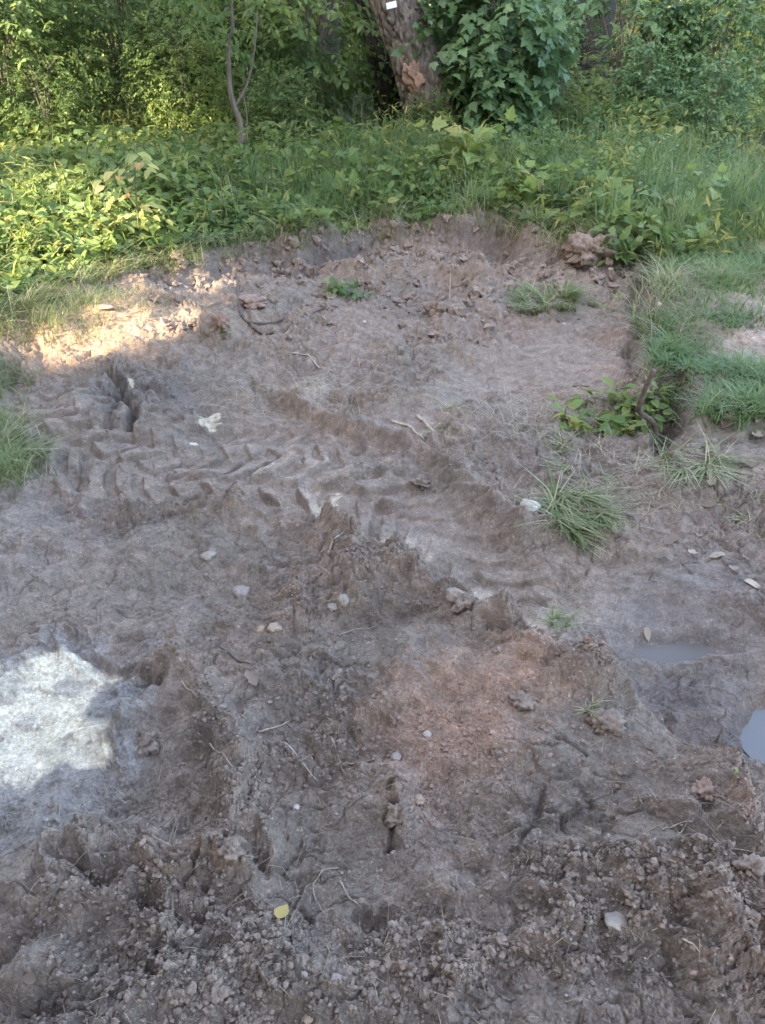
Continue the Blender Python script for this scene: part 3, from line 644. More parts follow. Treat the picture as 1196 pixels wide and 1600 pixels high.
STONES = [
    ('stone', 'white rounded stone lying beside the cut grass tuft at the foot of the ridge', 828, 795, 36, 26, 'stone_white'),
    ('stone', 'flat oval pale stone on the smooth mud left of the ridge', 326, 871, 24, 16, 'stone'),
    ('stone', 'pale angular stone half sunk in the mud above the twin tan stones', 379, 928, 32, 24, 'stone'),
    ('stone', 'smaller left one of two tan stones lying side by side', 409, 986, 17, 19, 'stone_tan'),
    ('stone', 'larger right one of two tan stones lying side by side', 429, 984, 26, 20, 'stone_tan'),
    ('stone', 'egg shaped grey stone leaning at the foot of the crumbled ridge', 537, 944, 20, 28, 'stone'),
    ('stone', 'muddy grey stone tucked against the left of the egg shaped stone', 520, 950, 18, 18, 'stone_brown'),
    ('stone', 'large mottled pale stone in the crumbs below the smeared mud shelf', 963, 1444, 40, 26, 'stone'),
    ('stone', 'flat pale sandstone on the sunlit sandy mound edge by the greenery', 165, 483, 30, 12, 'stone_tan'),
    ('stone', 'white bright pebble in the middle of the red clay slope', 668, 1150, 14, 14, 'stone_white'),
    ('stone', 'yellowish pebble on the brown slope below the red clay', 654, 1256, 20, 18, 'stone_tan'),
    ('stone', 'small pale pebble left of the yellowish pebble column, upper lone one', 464, 1262, 12, 11, 'stone_white'),
    ('stone', 'upright oval brownish pebble near the bottom of the picture', 476, 1527, 11, 18, 'stone_brown'),
    ('stone', 'round brown stone right of the oval pebble near the bottom', 527, 1530, 21, 18, 'stone_brown'),
    ('stone', 'white small stone in the grass beside the dark trench', 1031, 478, 12, 12, 'stone_white'),
    ('stone', 'tiny white stone at the foot of the loose soil heap by the weeds', 953, 422, 10, 7, 'stone_white'),
    ('stone', 'small pale stone on the crumbs under the hollow', 668, 1446, 13, 12, 'stone'),
    ('stone', 'pale stone at the very bottom edge among fine crumbs', 482, 1597, 18, 12, 'stone_tan'),
    ('stone', 'small white pebble on the smooth mud to the right of the root', 569, 507, 7, 6, 'stone_white'),
    ('stone', 'tiny white pebble on the reddish floor below the grass mound', 882, 508, 7, 6, 'stone_white'),
    ('stone', 'grey pebble embedded below the smeared clay ramp', 620, 1185, 18, 16, 'stone'),
]
for i, (nm, lb, a, b_, w_, h_, mt) in enumerate(STONES):
    put_lump(nm, lb, 'stone', a, b_, w_, h_, mt, 400 + i)
CLODS = [
    ('big loose soil heap against the weeds at the back right', 925, 400, 80, 60, 'crumb', .34),
    ('smooth rounded soil clod left of the grass mound', 757, 462, 44, 34, 'crumb', .35),
    ('upright squarish soil clod left of centre of the far pit', 686, 492, 42, 42, 'crumb', .3),
    ('upright tan clod beside a dry grass tuft on the left mound', 347, 508, 24, 36, 'crumb_red', .25),
    ('upright crumbly clod beside a deep crack below the red clay', 622, 1280, 34, 56, 'crumb', .35),
    ('broad rounded clod below the white chalky patch', 228, 1167, 50, 34, 'crumb', .35),
    ('brown clod standing right of the red clay slope', 816, 1100, 36, 24, 'crumb', .3),
    ('rooty clod with green shoots stuck in the ridge', 945, 1130, 52, 36, 'crumb', .35),
    ('knobbly clod on the inner face of the ridge', 722, 942, 44, 36, 'crumb', .35),
    ('pinkish clod by the far left sandy mound', 262, 514, 22, 22, 'crumb_red', .3),
    ('large lone clod near the bottom left', 342, 1556, 38, 34, 'crumb', .35),
    ('split clod beside the crack in the lower left heap', 362, 1340, 36, 44, 'crumb', .35),
    ('low square clod on the trampled middle ground', 658, 760, 30, 22, 'crumb', .35),
    ('small block of soil below the trench in the right grass', 1012, 618, 22, 20, 'crumb', .3),
    ('clod at the lower right corner slope', 1172, 1360, 46, 40, 'crumb', .35),
    ('clod on the sandy rim behind the tread marks', 395, 474, 44, 26, 'crumb_red', .4),
    ('soil lump at the right end of the cracked crust', 1100, 1240, 40, 34, 'crumb_red', .4),
    ]
for i, (lb, a, b_, w_, h_, mt, sk) in enumerate(CLODS):
    put_lump('soil_clod', lb, 'clod', a, b_, w_, h_, mt, 500 + i, sk + .08, .45, .32)
def build_crumbs(name, n, mat, smin, smax, seed, dens, template=ICO1):
    """loose crumbs over the churned soil: far too many to count"""
    rg = np.random.default_rng(seed)
    TV, TF = template; out = []; tot = 0
    pos = []
    while tot < n:
        u = rg.uniform(-60, 1260, n * 2); v = 330 + 1300 * rg.random(n * 2) ** .8
        p = P(u, v, .08); z, crumb, smooth, trk, veg, bm_, sgn = sample(p[:, 0], p[:, 1])
        ok = (rg.random(len(u)) < dens(crumb, smooth, u, v)) & (veg < .6) & ((np.hypot((u - 60) / 150, (v - 1100) / 120) > 1) | (rg.random(len(u)) < .02))
        pos.append(np.c_[p[ok], z[ok]]); tot += ok.sum()
    pos = np.vstack(pos)[:n]
    s = smin * (smax / smin) ** (rg.random(n) ** 2.6)
    sc = s[:, None] * rg.uniform(.65, 1.15, (n, 3)); ang = rg.random(n) * 6.28
    jit = 1 + .26 * rg.standard_normal((n, len(TV), 1))
    V = TV[None] * jit * sc[:, None]
    ca, sa = np.cos(ang)[:, None], np.sin(ang)[:, None]
    X = V[..., 0] * ca - V[..., 1] * sa; Y = V[..., 0] * sa + V[..., 1] * ca
    V = np.stack([X, Y, V[..., 2]], -1) + pos[:, None]
    V[..., 2] += (s * .15)[:, None]
    F = (TF[None] + (np.arange(n) * len(TV))[:, None, None]).reshape(-1, 3)
    o = link(name, mesh_arrays(name, V.reshape(-1, 3), F, None, False), mat)
    return tag(o, None, None, None, 'stuff')
tag(build_crumbs('soil_crumbs', 21000, 'crumb', .0013, .0075, 1, lambda c_, s_, u, v: np.clip(c_, .03, 1) ** 1.5), 'loose brown soil crumbs strewn over the ridge and the near ground', 'soil crumbs')
tag(build_crumbs('small_clods', 420, 'crumb', .004, .012, 2, lambda c_, s_, u, v: np.clip(c_ - .15, .01, 1) ** 1.5, ICO2), 'small knobbly clods among the crumbs of the ridge', 'small clods')
tag(build_crumbs('bank_clods', 1000, 'crumb', .008, .042, 6, lambda c_, s_, u, v: np.exp(-((v - 375) / 45) ** 2) + .25 * (v < 520) * c_, ICO2), 'loose clods fallen from the cut bank at the back', 'small clods')
tag(build_crumbs('grit', 2500, 'stone', .001, .004, 3, lambda c_, s_, u, v: .5 + 0 * c_), 'pale grit sprinkled over the mud', 'grit')
tag(build_crumbs('reddish_crumbs', 2600, 'crumb_red', .0012, .0065, 4, lambda c_, s_, u, v: np.exp(-((u - 760) / 160) ** 2 - ((v - 1180) / 110) ** 2) + .6 * np.exp(-((u - 1150) / 70) ** 2 - ((v - 1400) / 150) ** 2)), 'reddish crumbs over the clay slope', 'soil crumbs')

# ------------------------------------------------------------------ twigs, roots, fallen leaves
def ground_twig(name, label, pts, rad, mat, lift=.004, group=None, cat='twig', zs=None):
    w_ = np.array([hit(a, b_) for a, b_ in pts]); w_ = smooth_line(w_, 5)
    w_[:, 2] = height(w_[:, 0], w_[:, 1])
    k = np.array([.25, .5, .25]); zz = np.convolve(np.pad(w_[:, 2], 1, 'edge'), k, 'valid')
    w_[:, 2] = np.maximum(zz, w_[:, 2] - .004) + lift
    if zs is not None: w_[:, 2] += np.interp(np.linspace(0, 1, len(w_)), np.linspace(0, 1, len(zs)), zs)
    base = w_[0].copy(); n_ = len(w_)
    V, F = tube(w_ - base, rad * np.linspace(1.1, .5, n_) * (1 + .12 * np.random.default_rng(len(label)).standard_normal(n_)), 7)
    o = link(name, mesh_arrays(name, V, F), mat); o.location = base
    return tag(o, label, cat, group)
ground_twig('root', 'dark root curling out of the mud below the tan slab clod', [(372, 440), (374, 478), (392, 506), (440, 504), (500, 488), (528, 482)], .008, 'twig_dark', .006, cat='root')
ground_twig('root', 'thick dark root end lying right of the curled root', [(395, 512), (430, 518), (458, 508)], .007, 'twig_dark', cat='root')
TW = [
    ('long pale twig across the churned soil left of the red ridge', [(455, 552), (480, 556), (505, 575), (520, 582)], .005, 'twig'),
    ('pale hooked root sticking from the crumbled ridge', [(514, 870), (520, 852), (536, 838)], .004, 'twig'),
    ('thin straight straw on the red clay slope', [(540, 1196), (588, 1188)], .0016, 'twig'),
    ('thin stalk running down the red clay slope', [(518, 1155), (528, 1185), (540, 1215)], .0014, 'twig'),
    ('long thin stalk on the brown slope left of the red clay', [(445, 1165), (475, 1195), (498, 1228)], .002, 'twig'),
    ('pale looped root fibre on the lower slope', [(530, 1358), (505, 1362), (490, 1385), (497, 1415), (514, 1438)], .0016, 'twig'),
    ('short forked root fibre right of the looped one', [(532, 1380), (545, 1405), (566, 1424)], .002, 'twig'),
    ('thin twig on the mud beside the dark hollow below the chalky patch', [(330, 1172), (355, 1188), (380, 1202)], .0018, 'twig'),
    ('forked light twig lying near the middle of the foreground', [(405, 1146), (430, 1138), (452, 1132)], .0022, 'twig'),
    ('thin stalk on the mud right of the chalky patch', [(285, 1068), (300, 1082), (312, 1092)], .002, 'twig'),
    ('dark twig lying in the brown clods above the clay smear', [(345, 1012), (372, 1035), (392, 1042)], .004, 'twig_dark'),
    ('pale fibre along the smeared clay ramp', [(530, 995), (560, 988), (605, 970)], .0015, 'twig'),
    ('pale root fibre hooked over crumbs below the grey plate', [(1034, 1300), (1050, 1295), (1080, 1290)], .002, 'twig'),
    ('second pale root fibre crossing over the hooked one', [(1060, 1302), (1075, 1285), (1085, 1282)], .0018, 'twig'),
    ('long dry stalk lying on the trodden path at the right edge', [(1110, 736), (1150, 737), (1194, 735)], .003, 'twig'),
    ('dry straw standing across the dark grass tuft', [(926, 880), (930, 850), (935, 822)], .003, 'straw'),
    ('dry root lying over the weeds beside the red slope', [(652, 652), (672, 672), (712, 690)], .008, 'twig'),
    ('thin stalk on the smooth floor of the pit', [(895, 605), (920, 606)], .003, 'twig_dark'),
    ('thin dry stalk on the slope in the middle of the pit', [(560, 560), (566, 590)], .002, 'twig'),
    ('bent root lying in the trampled soil under the weed clump', [(612, 660), (640, 668), (662, 690)], .007, 'twig'),
    ('pale stalk lying on the crumbly bottom right slope', [(1065, 1470), (1080, 1478), (1092, 1490)], .002, 'twig'),
    ('straight stalk standing in the far mud left of the rounded clod', [(703, 470), (704, 440), (703, 425)], .004, 'twig'),
]
for lb, pts, rd, mt in TW: ground_twig('twig' if 'twig' in lb else ('root_fibre' if 'fibre' in lb or 'root' in lb else 'dry_stalk'), lb, pts, rd, mt)
# crooked stick standing upright at the trench
p0 = hit(1026, 706); dep = proj(*p0)[2]
def at_depth(px_, py_, p):          # point above/behind p, in the plane facing south through it
    dx, dy, dz = ray(px_, py_); t = p[1] / dy
    return np.array([dx * t, p[1], CAMZ + dz * t])
pts = smooth_line(np.array([at_depth(a, b_, p0) for a, b_ in [(1024, 712), (1028, 690), (1024, 665), (1005, 650), (1000, 635), (1008, 605), (1014, 588), (1020, 574)]]), 5)
pts[:, 1] += .02 * np.sin(np.linspace(0, 5, len(pts)))
V, F = tube(pts - pts[0], np.linspace(.0135, .0105, len(pts)) * (1 + .1 * rng.standard_normal(len(pts))), 9, .06)
o = link('crooked_stick', mesh_arrays('crooked_stick', V, F), 'twig_dark'); o.location = pts[0]
tag(o, 'crooked brown stick standing upright beside the hole and weed patch', 'stick')

def fallen_leaf(px_, py_, size_px, mat, label, group=None, tmpl=OVATE, seed=0, name='fallen_leaf', tint=None):
    rg = np.random.default_rng(seed + 900)
    p = hit(px_, py_); dep = proj(*p)[2]; s = size_px / FPX * dep
    a = rg.random() * 6.28
    TV, TF = tmpl
    V = TV * s; V[:, 2] += s * .25 * rg.random() * (V[:, 1] / s - .5) ** 2 * 2
    V[:, 1] -= s * .5
    ca, sa = math.cos(a), math.sin(a)
    V = np.c_[V[:, 0] * ca - V[:, 1] * sa, V[:, 0] * sa + V[:, 1] * ca, V[:, 2]]
    zz = height(p[0] + V[:, 0], p[1] + V[:, 1]); top = zz.max()
    V[:, 2] += .5 * (zz - top)
    t0 = rg.random() if tint is None else tint
    o = link(name, mesh_arrays(name, V, TF, {'tint': np.full(len(V), t0)}), mat); o.location = (p[0], p[1], top + .003)
    return tag(o, label, 'leaf', group)
fallen_leaf(443, 1432, 38, 'leaf_yellow', 'yellow fallen leaf lying flat on the brown soil near the bottom', seed=5)
fallen_leaf(394, 1072, 26, 'leaf_dry', 'pale crumpled leaf on the pinkish clods below the tan stones', tmpl=CURL, seed=3, tint=.5)
fallen_leaf(903, 664, 26, 'leaf_pale', 'broad light green leaf at the left end of the weed patch', seed=8, tint=.7)
fallen_leaf(1178, 914, 30, 'leaf_dry', 'curled whitish leaf on the path at the right edge', seed=9, tint=1)
fallen_leaf(1150, 1212, 26, 'leaf_pale', 'torn green blade lying on the cracked crust above the bottom right slope', seed=11, tint=.9, tmpl=LANCE)
fallen_leaf(50, 1540, 24, 'leaf_dry', 'brownish leaf pressed in the grey mud at the bottom left corner', seed=13, tint=.2)
for i, (a, b_, s_) in enumerate([(1112, 703, 34), (985, 812, 22), (963, 838, 26), (948, 810, 20), (1135, 668, 26), (1110, 760, 20), (1062, 842, 22), (1048, 850, 24), (1030, 878, 18), (1120, 868, 24), (1160, 880, 22), (1145, 895, 20), (1092, 838, 18), (1165, 730, 22), (1080, 870, 18),
                                 (1105, 795, 20), (1180, 690, 22), (1182, 665, 20), (1140, 560, 22), (1112, 562, 22), (1135, 578, 18), (1010, 1000, 18), (1175, 380, 22), (1190, 395, 22)]):
    fallen_leaf(a, b_, s_ * 1.1, 'leaf_dry', 'small curled dry leaf lying on the grey trodden path', 'dry leaves on the trodden path', CURL if i % 3 else OVATE, 20 + i)

# ------------------------------------------------------------------ grass
def grass_patch(n, mask, hmin, hmax, seed, bbox=(-100, 1400, 150, 800), wd=.0035, lean=(.2, 1.1), zlim=12):
    """grass roots are sown over the ground; mask(u, v, sgn) says how likely each is, from where it stands"""
    rg = np.random.default_rng(seed); pos = []; tot = 0
    while tot < n:
        u = rg.uniform(bbox[0], bbox[1], n * 2); v = rg.uniform(bbox[2], bbox[3], n * 2)
        p = P(u, v, .15); z, *_, sgn = sample(p[:, 0], p[:, 1])
        u2, v2, _ = proj(p[:, 0], p[:, 1], z)
        ok = rg.random(len(u)) < mask(u2, v2, sgn, p[:, 0], p[:, 1])
        pos.append(np.c_[p[ok], z[ok]]); tot += ok.sum()
    pos = np.vstack(pos)[:n]
    cl = perlin(pos[:, 0] * 2.5, pos[:, 1] * 2.5, seed)
    h = rg.uniform(hmin, hmax, n) * (1 + .5 * cl) * np.clip(.45 + 1.2 * sample(pos[:, 0], pos[:, 1])[6], .45 if hmax > .2 else 1, 1)
    az = rg.random(n) * 6.28 + 1.5 * perlin(pos[:, 0] * 4, pos[:, 1] * 4, seed + 1)
    tint = np.clip(rg.beta(2, 2.6, n) + .25 * cl, 0, 1)
    return blades(pos, h, rg.uniform(*lean, n), az, wd * rg.uniform(.6, 1.3, n), tint)
def ell(u, v, cx, cy, rx, ry): return np.exp(-(((u - cx) / rx) ** 2 + ((v - cy) / ry) ** 2) ** 2)
def m_path(u, v, sgn, x, y):
    k = sstep((perlin(x * 2.2, y * 2.2, 310) + .15) / .4)
    a = (u > 1000) * ell(u, v, 1090, 400, 170, 60) + .9 * ell(u, v, 1070, 500, 70, 70) + .5 * ell(u, v, 1160, 490, 50, 25) + .9 * ell(u, v, 1150, 620, 110, 45) + .5 * ell(u, v, 1060, 560, 50, 40) + .12 * ell(u, v, 1140, 800, 90, 50)
    return np.clip(a, 0, 1) * (.25 + .75 * k) * (sgn > -.03)
def m_left(u, v, sgn, x, y):
    return np.clip(ell(u, v, -40, 710, 95, 60) + ell(u, v, -50, 590, 90, 35) + .8 * ell(u, v, 40, 500, 110, 40) + .5 * ell(u, v, 130, 470, 110, 20), 0, 1)
V, F, T = grass_patch(9500, m_path, .04, .12, 21, (980, 1500, 340, 860), .0048, (.4, 1.6))
tag(link('short_grass', mesh_arrays('short_grass', V, F, {'tint': T}, False), 'grass'), 'short trampled grass in patches along the grey path', 'grass', kind='stuff')
V, F, T = grass_patch(5500, m_left, .03, .11, 22, (-300, 300, 430, 840), .0035, (.4, 1.3))
tag(link('edge_grass', mesh_arrays('edge_grass', V, F, {'tint': T}, False), 'grass_tuft'), 'low grass along the left edge of the bare soil', 'grass', kind='stuff')
def m_back(u, v, sgn, x, y):
    k = .35 + .65 * sstep((perlin(x * 1.1, y * 1.1, 320) + .1) / .35)
    a = .25 * (v < 370) + .75 * np.clip(ell(u, v, 1000, 280, 240, 100) + ell(u, v, 520, 310, 140, 50) + .8 * ell(u, v, 660, 270, 90, 50) + ell(u, v, 1150, 340, 200, 50) + .6 * ell(u, v, 860, 250, 200, 70), 0, 1)
    return k * a * (sgn > .03)
V, F, T = grass_patch(36000, m_back, .12, .36, 23, (-400, 1600, 150, 430), .005, (.15, .9))
tag(link('tall_grass', mesh_arrays('tall_grass', V, F, {'tint': T}, False), 'grass'), 'tall grass growing over the bank at the back', 'grass', kind='stuff')
def m_fringe(u, v, sgn, x, y): return np.where((u > 960) & (v > 395), .35, 1) * (np.abs(sgn - .05) < .08) * (y > 3.6) * (.3 + .7 * (perlin(x * 3, y * 3, 330) > -.1))
V, F, T = grass_patch(3400, m_fringe, .06, .18, 24, (-50, 1120, 300, 660), .004, (.7, 1.8))
tag(link('overhanging_grass', mesh_arrays('overhanging_grass', V, F, {'tint': np.clip(T + .25, 0, 1)}, False), 'grass_tuft'), 'grass and dry blades hanging over the edge of the cut bank', 'grass', kind='stuff')
def m_straw(u, v, sgn, x, y): return np.clip(ell(u, v, 90, 520, 100, 30) + .5 * ell(u, v, 230, 480, 80, 30) + .2 * ell(u, v, 900, 650, 130, 40) + .12 * ell(u, v, 960, 760, 140, 60) + .12 * ell(u, v, 450, 620, 120, 40), 0, 1)
V, F, T = grass_patch(2600, m_straw, .015, .05, 25, (-60, 1100, 440, 860), .0022, (1.6, 3.0))
tag(link('dry_straw', mesh_arrays('dry_straw', V, F, {'tint': T}, False), 'straw'), 'dry straw lying flat on the sandy mound and around the weeds', 'straw', kind='stuff')

def m_fib(u, v, sgn, x, y): return .5 * (sgn < 0) * (np.hypot((u - 60) / 150, (v - 1100) / 120) > 1)
V, F, T = grass_patch(1500, m_fib, .003, .012, 26, (-60, 1260, 380, 1640), .0011, (2.2, 4.5))
tag(link('root_fibres', mesh_arrays('root_fibres', V, F, {'tint': T * .8}, False), 'straw'), 'fine root fibres and chaff scattered over the churned soil', 'root fibres', kind='stuff')
V, F, T = grass_patch(900, m_fib, .004, .012, 27, (-60, 1260, 380, 1640), .0016, (2.2, 4.0))
tag(link('rootlets', mesh_arrays('rootlets', V, F, None, False), 'twig_dark'), 'dark rootlets scattered over the churned soil', 'root fibres', kind='stuff')

def tuft(label, px_, py_, rpx, n, hmin, hmax, seed, mat='grass_tuft', lean=(.5, 1.7), bias=None, tshift=0, group=None, flat=.5, wd=.0035):
    rg = np.random.default_rng(seed)
    p = hit(px_, py_); dep = proj(*p)[2]; r = rpx / FPX * dep
    nc_ = max(5, n // 40); ca = rg.random(nc_) * 6.28; cq = r * np.sqrt(rg.random(nc_)) * .9; ci = rg.integers(0, nc_, n)
    x = p[0] + np.cos(ca[ci]) * cq[ci] + rg.normal(0, r * .1, n); y = p[1] + np.sin(ca[ci]) * cq[ci] * 1.2 + rg.normal(0, r * .12, n)
    z = height(x, y)
    az = ca[ci] + rg.normal(0, .9, n) + rg.normal(0, .8, nc_)[ci]
    if bias is not None: az = np.where(rg.random(n) < .75, bias + rg.normal(0, .5, n) + rg.normal(0, .4, nc_)[ci], az)
    pos = np.c_[x, y, z - .004] - p
    tt = np.clip(rg.beta(2, 2.4, n) + tshift, 0, 1); tt = np.where(rg.random(n) < .12, 1, tt)
    hh = rg.uniform(hmin, hmax, n) * rg.uniform(.6, 1.15, nc_)[ci]; ln = rg.uniform(*lean, n)
    V, F, T = blades(pos, hh, ln, az, wd * rg.uniform(.6, 1.3, n), tt, 5, flat)
    o = link('grass_tuft', mesh_arrays('grass_tuft', V, F, {'tint': T}, False), mat); o.location = p
    return tag(o, label, 'grass tuft', group)
tuft('rounded green grass mound growing in the middle of the far pit', 850, 478, 50, 800, .05, .12, 31, lean=(.9, 2.0), wd=.005)
tuft('dark green flattened grass tuft right of the white stone', 900, 805, 56, 420, .04, .085, 32, lean=(1.6, 3.2), bias=-.9, wd=.005, flat=.42)
tuft('small green grass sprig growing on the far side of the ridge', 872, 972, 16, 80, .03, .07, 33, lean=(1.0, 2.0), wd=.003)
tuft('pale green grass tuft flopped over the path below the crooked stick', 1075, 725, 46, 300, .04, .09, 34, lean=(1.5, 3.0), bias=-1.3, tshift=.12, wd=.0042, flat=.42)
tuft('dry grass tuft rooted on the small tan clod of the left mound', 332, 515, 18, 130, .03, .07, 35, lean=(.8, 1.8), tshift=.35)
tuft('loose green weeds of grass right beside the grass mound near the trench', 958, 485, 40, 200, .03, .07, 36, lean=(.9, 2.2), tshift=.25)
tuft('sparse grass tuft lying flat left of the weed patch', 700, 650, 44, 90, .02, .05, 37, lean=(1.6, 3), tshift=.2)
tuft('tangled grass below the weed patch, thin and pale', 900, 735, 70, 170, .02, .055, 38, lean=(1.6, 3.4), tshift=.12, flat=.42)
tuft('grass hanging over the dark hole right of the stick', 1066, 596, 34, 200, .03, .07, 39, lean=(1, 2.4), bias=-2.2, tshift=.1)
tuft('small pale grass shoots sprouting from the rooty clod in the ridge', 918, 1098, 14, 34, .012, .035, 40, lean=(.8, 2), tshift=.3, wd=.0025)
tuft('wispy grass at the right edge of the path above the fallen leaves', 1180, 590, 40, 300, .03, .08, 41, lean=(.8, 2))
tuft('faint grass wisps on the path near the right edge', 1160, 800, 50, 90, .012, .03, 42, lean=(1.4, 3.0), tshift=.2)
tuft('big grass tuft at the left edge beside the tread marks', 0, 705, 46, 420, .05, .12, 43, lean=(1.0, 2.4), tshift=.12, wd=.0045)
tuft('thin grass around the foot of the crooked stick', 1000, 645, 60, 220, .02, .06, 44, lean=(1.2, 2.6), tshift=.1)

# ------------------------------------------------------------------ low leafy plants
def herb_leaves(pos, h, rg, nodes=5, size=(.05, .09), droop=.35):
    """upright herbs with leaf pairs at each node: arrays for leaf_mesh"""
    n = len(pos); A = []
    az0 = rg.random(n) * 6.28; lx = rg.normal(0, .22, (n, 2))
    for k in range(nodes):
        t = (k + .6) / nodes
        c = pos.copy(); c[:, :2] += lx * (h * t ** 1.5)[:, None]; c[:, 2] += h * t
        for s_ in (0, 1, 2) if k == nodes - 1 else (0, 1):
            a = az0 + k * 1.57 + s_ * (math.pi if k < nodes - 1 else 2.1) + rg.normal(0, .35, n)
            el = rg.normal(.15 - droop * .5, .5, n)
            d = np.c_[np.cos(a) * np.cos(el), np.sin(a) * np.cos(el), np.sin(el)]
            nr = np.c_[rg.normal(0, .6, (n, 2)), np.ones(n)]
            s = rg.uniform(*size, n) * (1 - .35 * abs(t - .55))
            A.append((c + d * (s * .35)[:, None], d, nr, s))
    return [np.concatenate([a[i] for a in A]) for i in range(4)]
def herbs(name, label, n, mask, hr, size, mat, tmpl, seed, bbox, nodes=5):
    rg = np.random.default_rng(seed); pos = []; tot = 0
    while tot < n:
        u = rg.uniform(bbox[0], bbox[1], n * 3); v = rg.uniform(bbox[2], bbox[3], n * 3)
        p = P(u, v, .2); z, *_, sgn = sample(p[:, 0], p[:, 1]); u2, v2, _ = proj(p[:, 0], p[:, 1], z)
        ok = rg.random(len(u)) < mask(u2, v2, sgn, p[:, 0], p[:, 1]); pos.append(np.c_[p[ok], z[ok]]); tot += ok.sum()
    pos = np.vstack(pos)[:n]
    h = rg.uniform(*hr, n) * (1 + .4 * perlin(pos[:, 0] * 1.5, pos[:, 1] * 1.5, seed)) * np.clip(.3 + .9 * sample(pos[:, 0], pos[:, 1])[6], .3, 1)
    lp, ld, ln, ls = herb_leaves(pos, h, rg, nodes, size)
    tint = np.clip(rg.beta(2, 2.4, len(lp)) + .3 * perlin(lp[:, 0] * 1.6, lp[:, 1] * 1.6, seed + 2), 0, 1)
    o = link(name, leaf_mesh(name, lp, ld, ln, ls, tint, tmpl), mat)
    return tag(o, label, 'ground cover', kind='stuff')
herbs('ground_cover', 'broad leaved weeds covering the bank on the left', 1250, lambda u, v, s, x, y: (s > .1) * (v > 228) * np.clip(1.1 - np.abs(u - 150) / 520, 0, 1) * (.3 + .7 * (perlin(x * 1.4, y * 1.4, 340) > -.2)), (.08, .30), (.045, .105), 'leaf_pale', OVATE, 51, (-450, 600, 190, 500))
herbs('ground_cover', 'mid green nettles and weeds along the top of the bank', 1300, lambda u, v, s, x, y: (s > .06) * (v > 215) * (.3 + .7 * (perlin(x * 1.2, y * 1.2, 341) > -.1)), (.08, .27), (.035, .08), 'leaf_mid', OVATE, 52, (200, 1000, 180, 400))
herbs('ground_cover', 'bluish green weeds behind the path on the right', 1100, lambda u, v, s, x, y: (s > .12) * (.25 + .75 * (perlin(x * 1.2, y * 1.2, 342) > 0)) * (v < 345 + 0 * u), (.08, .3), (.03, .07), 'leaf_blue', SIMPLE, 53, (800, 1600, 150, 400))
herbs('ground_cover', 'fine leaved weeds in the shade below the shrubs', 2200, lambda u, v, s, x, y: (s > .4) * ((u > 700) + .12), (.15, .34), (.05, .09), 'leaf_mid', SIMPLE, 54, (-500, 1600, 95, 240), 6)
herbs('ground_cover', 'lobed leaved vines creeping over the bank', 420, lambda u, v, s, x, y: (s > .08) * (perlin(x * 1.1, y * 1.1, 345) > .05), (.08, .3), (.05, .11), 'leaf_pale', MAPLE, 55, (-450, 1100, 200, 470), 4)
herbs('ground_cover', 'narrow leaved weeds standing among the broad leaved ones', 420, lambda u, v, s, x, y: (s > .08) * (perlin(x * 1.3, y * 1.3, 346) > -.05), (.2, .5), (.05, .10), 'leaf_olive', LANCE, 56, (-450, 1500, 190, 460), 8)
def weed(label, px_, py_, n, rpx, hr, size, mat, tmpl, seed, nodes=4, tshift=0., name='weed_plant'):
    rg = np.random.default_rng(seed); p = hit(px_, py_); dep = proj(*p)[2]; r = rpx / FPX * dep
    a = rg.random(n) * 6.28; q = r * np.sqrt(rg.random(n)); x = p[0] + np.cos(a) * q; y = p[1] + np.sin(a) * q
    pos = np.c_[x, y, height(x, y)] - p; h = rg.uniform(*hr, n)
    e = empty(name, p); tag(e, label, 'plant')
    lp, ld, ln, ls = herb_leaves(pos, h, rg, nodes, size)
    link('foliage', leaf_mesh('foliage', lp, ld, ln, ls, np.clip(rg.beta(2, 2.2, len(lp)) + tshift, 0, 1), tmpl), mat, e)
    for i in range(n):
        V, F = tube(np.array([pos[i] - [0, 0, .01], pos[i] + [rg.normal(0, .02) * h[i] * 5, rg.normal(0, .02) * h[i] * 5, h[i] * .5], pos[i] + [0, 0, h[i] * .92]]), [.003, .0025, .001], 5)
        link('stem', mesh_arrays('stem', V, F), 'stem', e)
    return e
weed('green leafy weeds growing in the hollow left of the crooked stick', 965, 652, 26, 60, (.025, .075), (.05, .08), 'leaf_pale', OVATE, 61, 3)
weed('single broad leaved weed sprig at the left end of the hollow', 890, 668, 5, 14, (.05, .1), (.06, .08), 'leaf_pale', OVATE, 62, 3, .2)
weed('light green crushed weed right under the crooked stick', 985, 676, 7, 22, (.02, .05), (.05, .07), 'leaf_pale', OVATE, 63, 2, .45)
weed('tiny green seedling alone on the far mud', 528, 462, 5, 14, (.05, .11), (.05, .07), 'leaf_mid', OVATE, 64, 3, .1)
weed('small green seedling just right of the taller one on the far mud', 556, 466, 4, 14, (.03, .06), (.05, .07), 'leaf_blue', OVATE, 65, 2)
weed('vine maple seedlings with yellow green leaves below the pine trunk', 730, 285, 16, 50, (.2, .42), (.09, .14), 'leaf_pale', MAPLE, 66, 4, .25)
weed('bright leafy weeds hanging over the bank right of centre', 815, 325, 14, 40, (.12, .28), (.07, .11), 'leaf_pale', MAPLE, 67, 4, .1)
weed('dark leafy weeds in the corner above the loose soil heap', 985, 395, 24, 60, (.08, .22), (.07, .11), 'leaf_mid', OVATE, 68, 4)
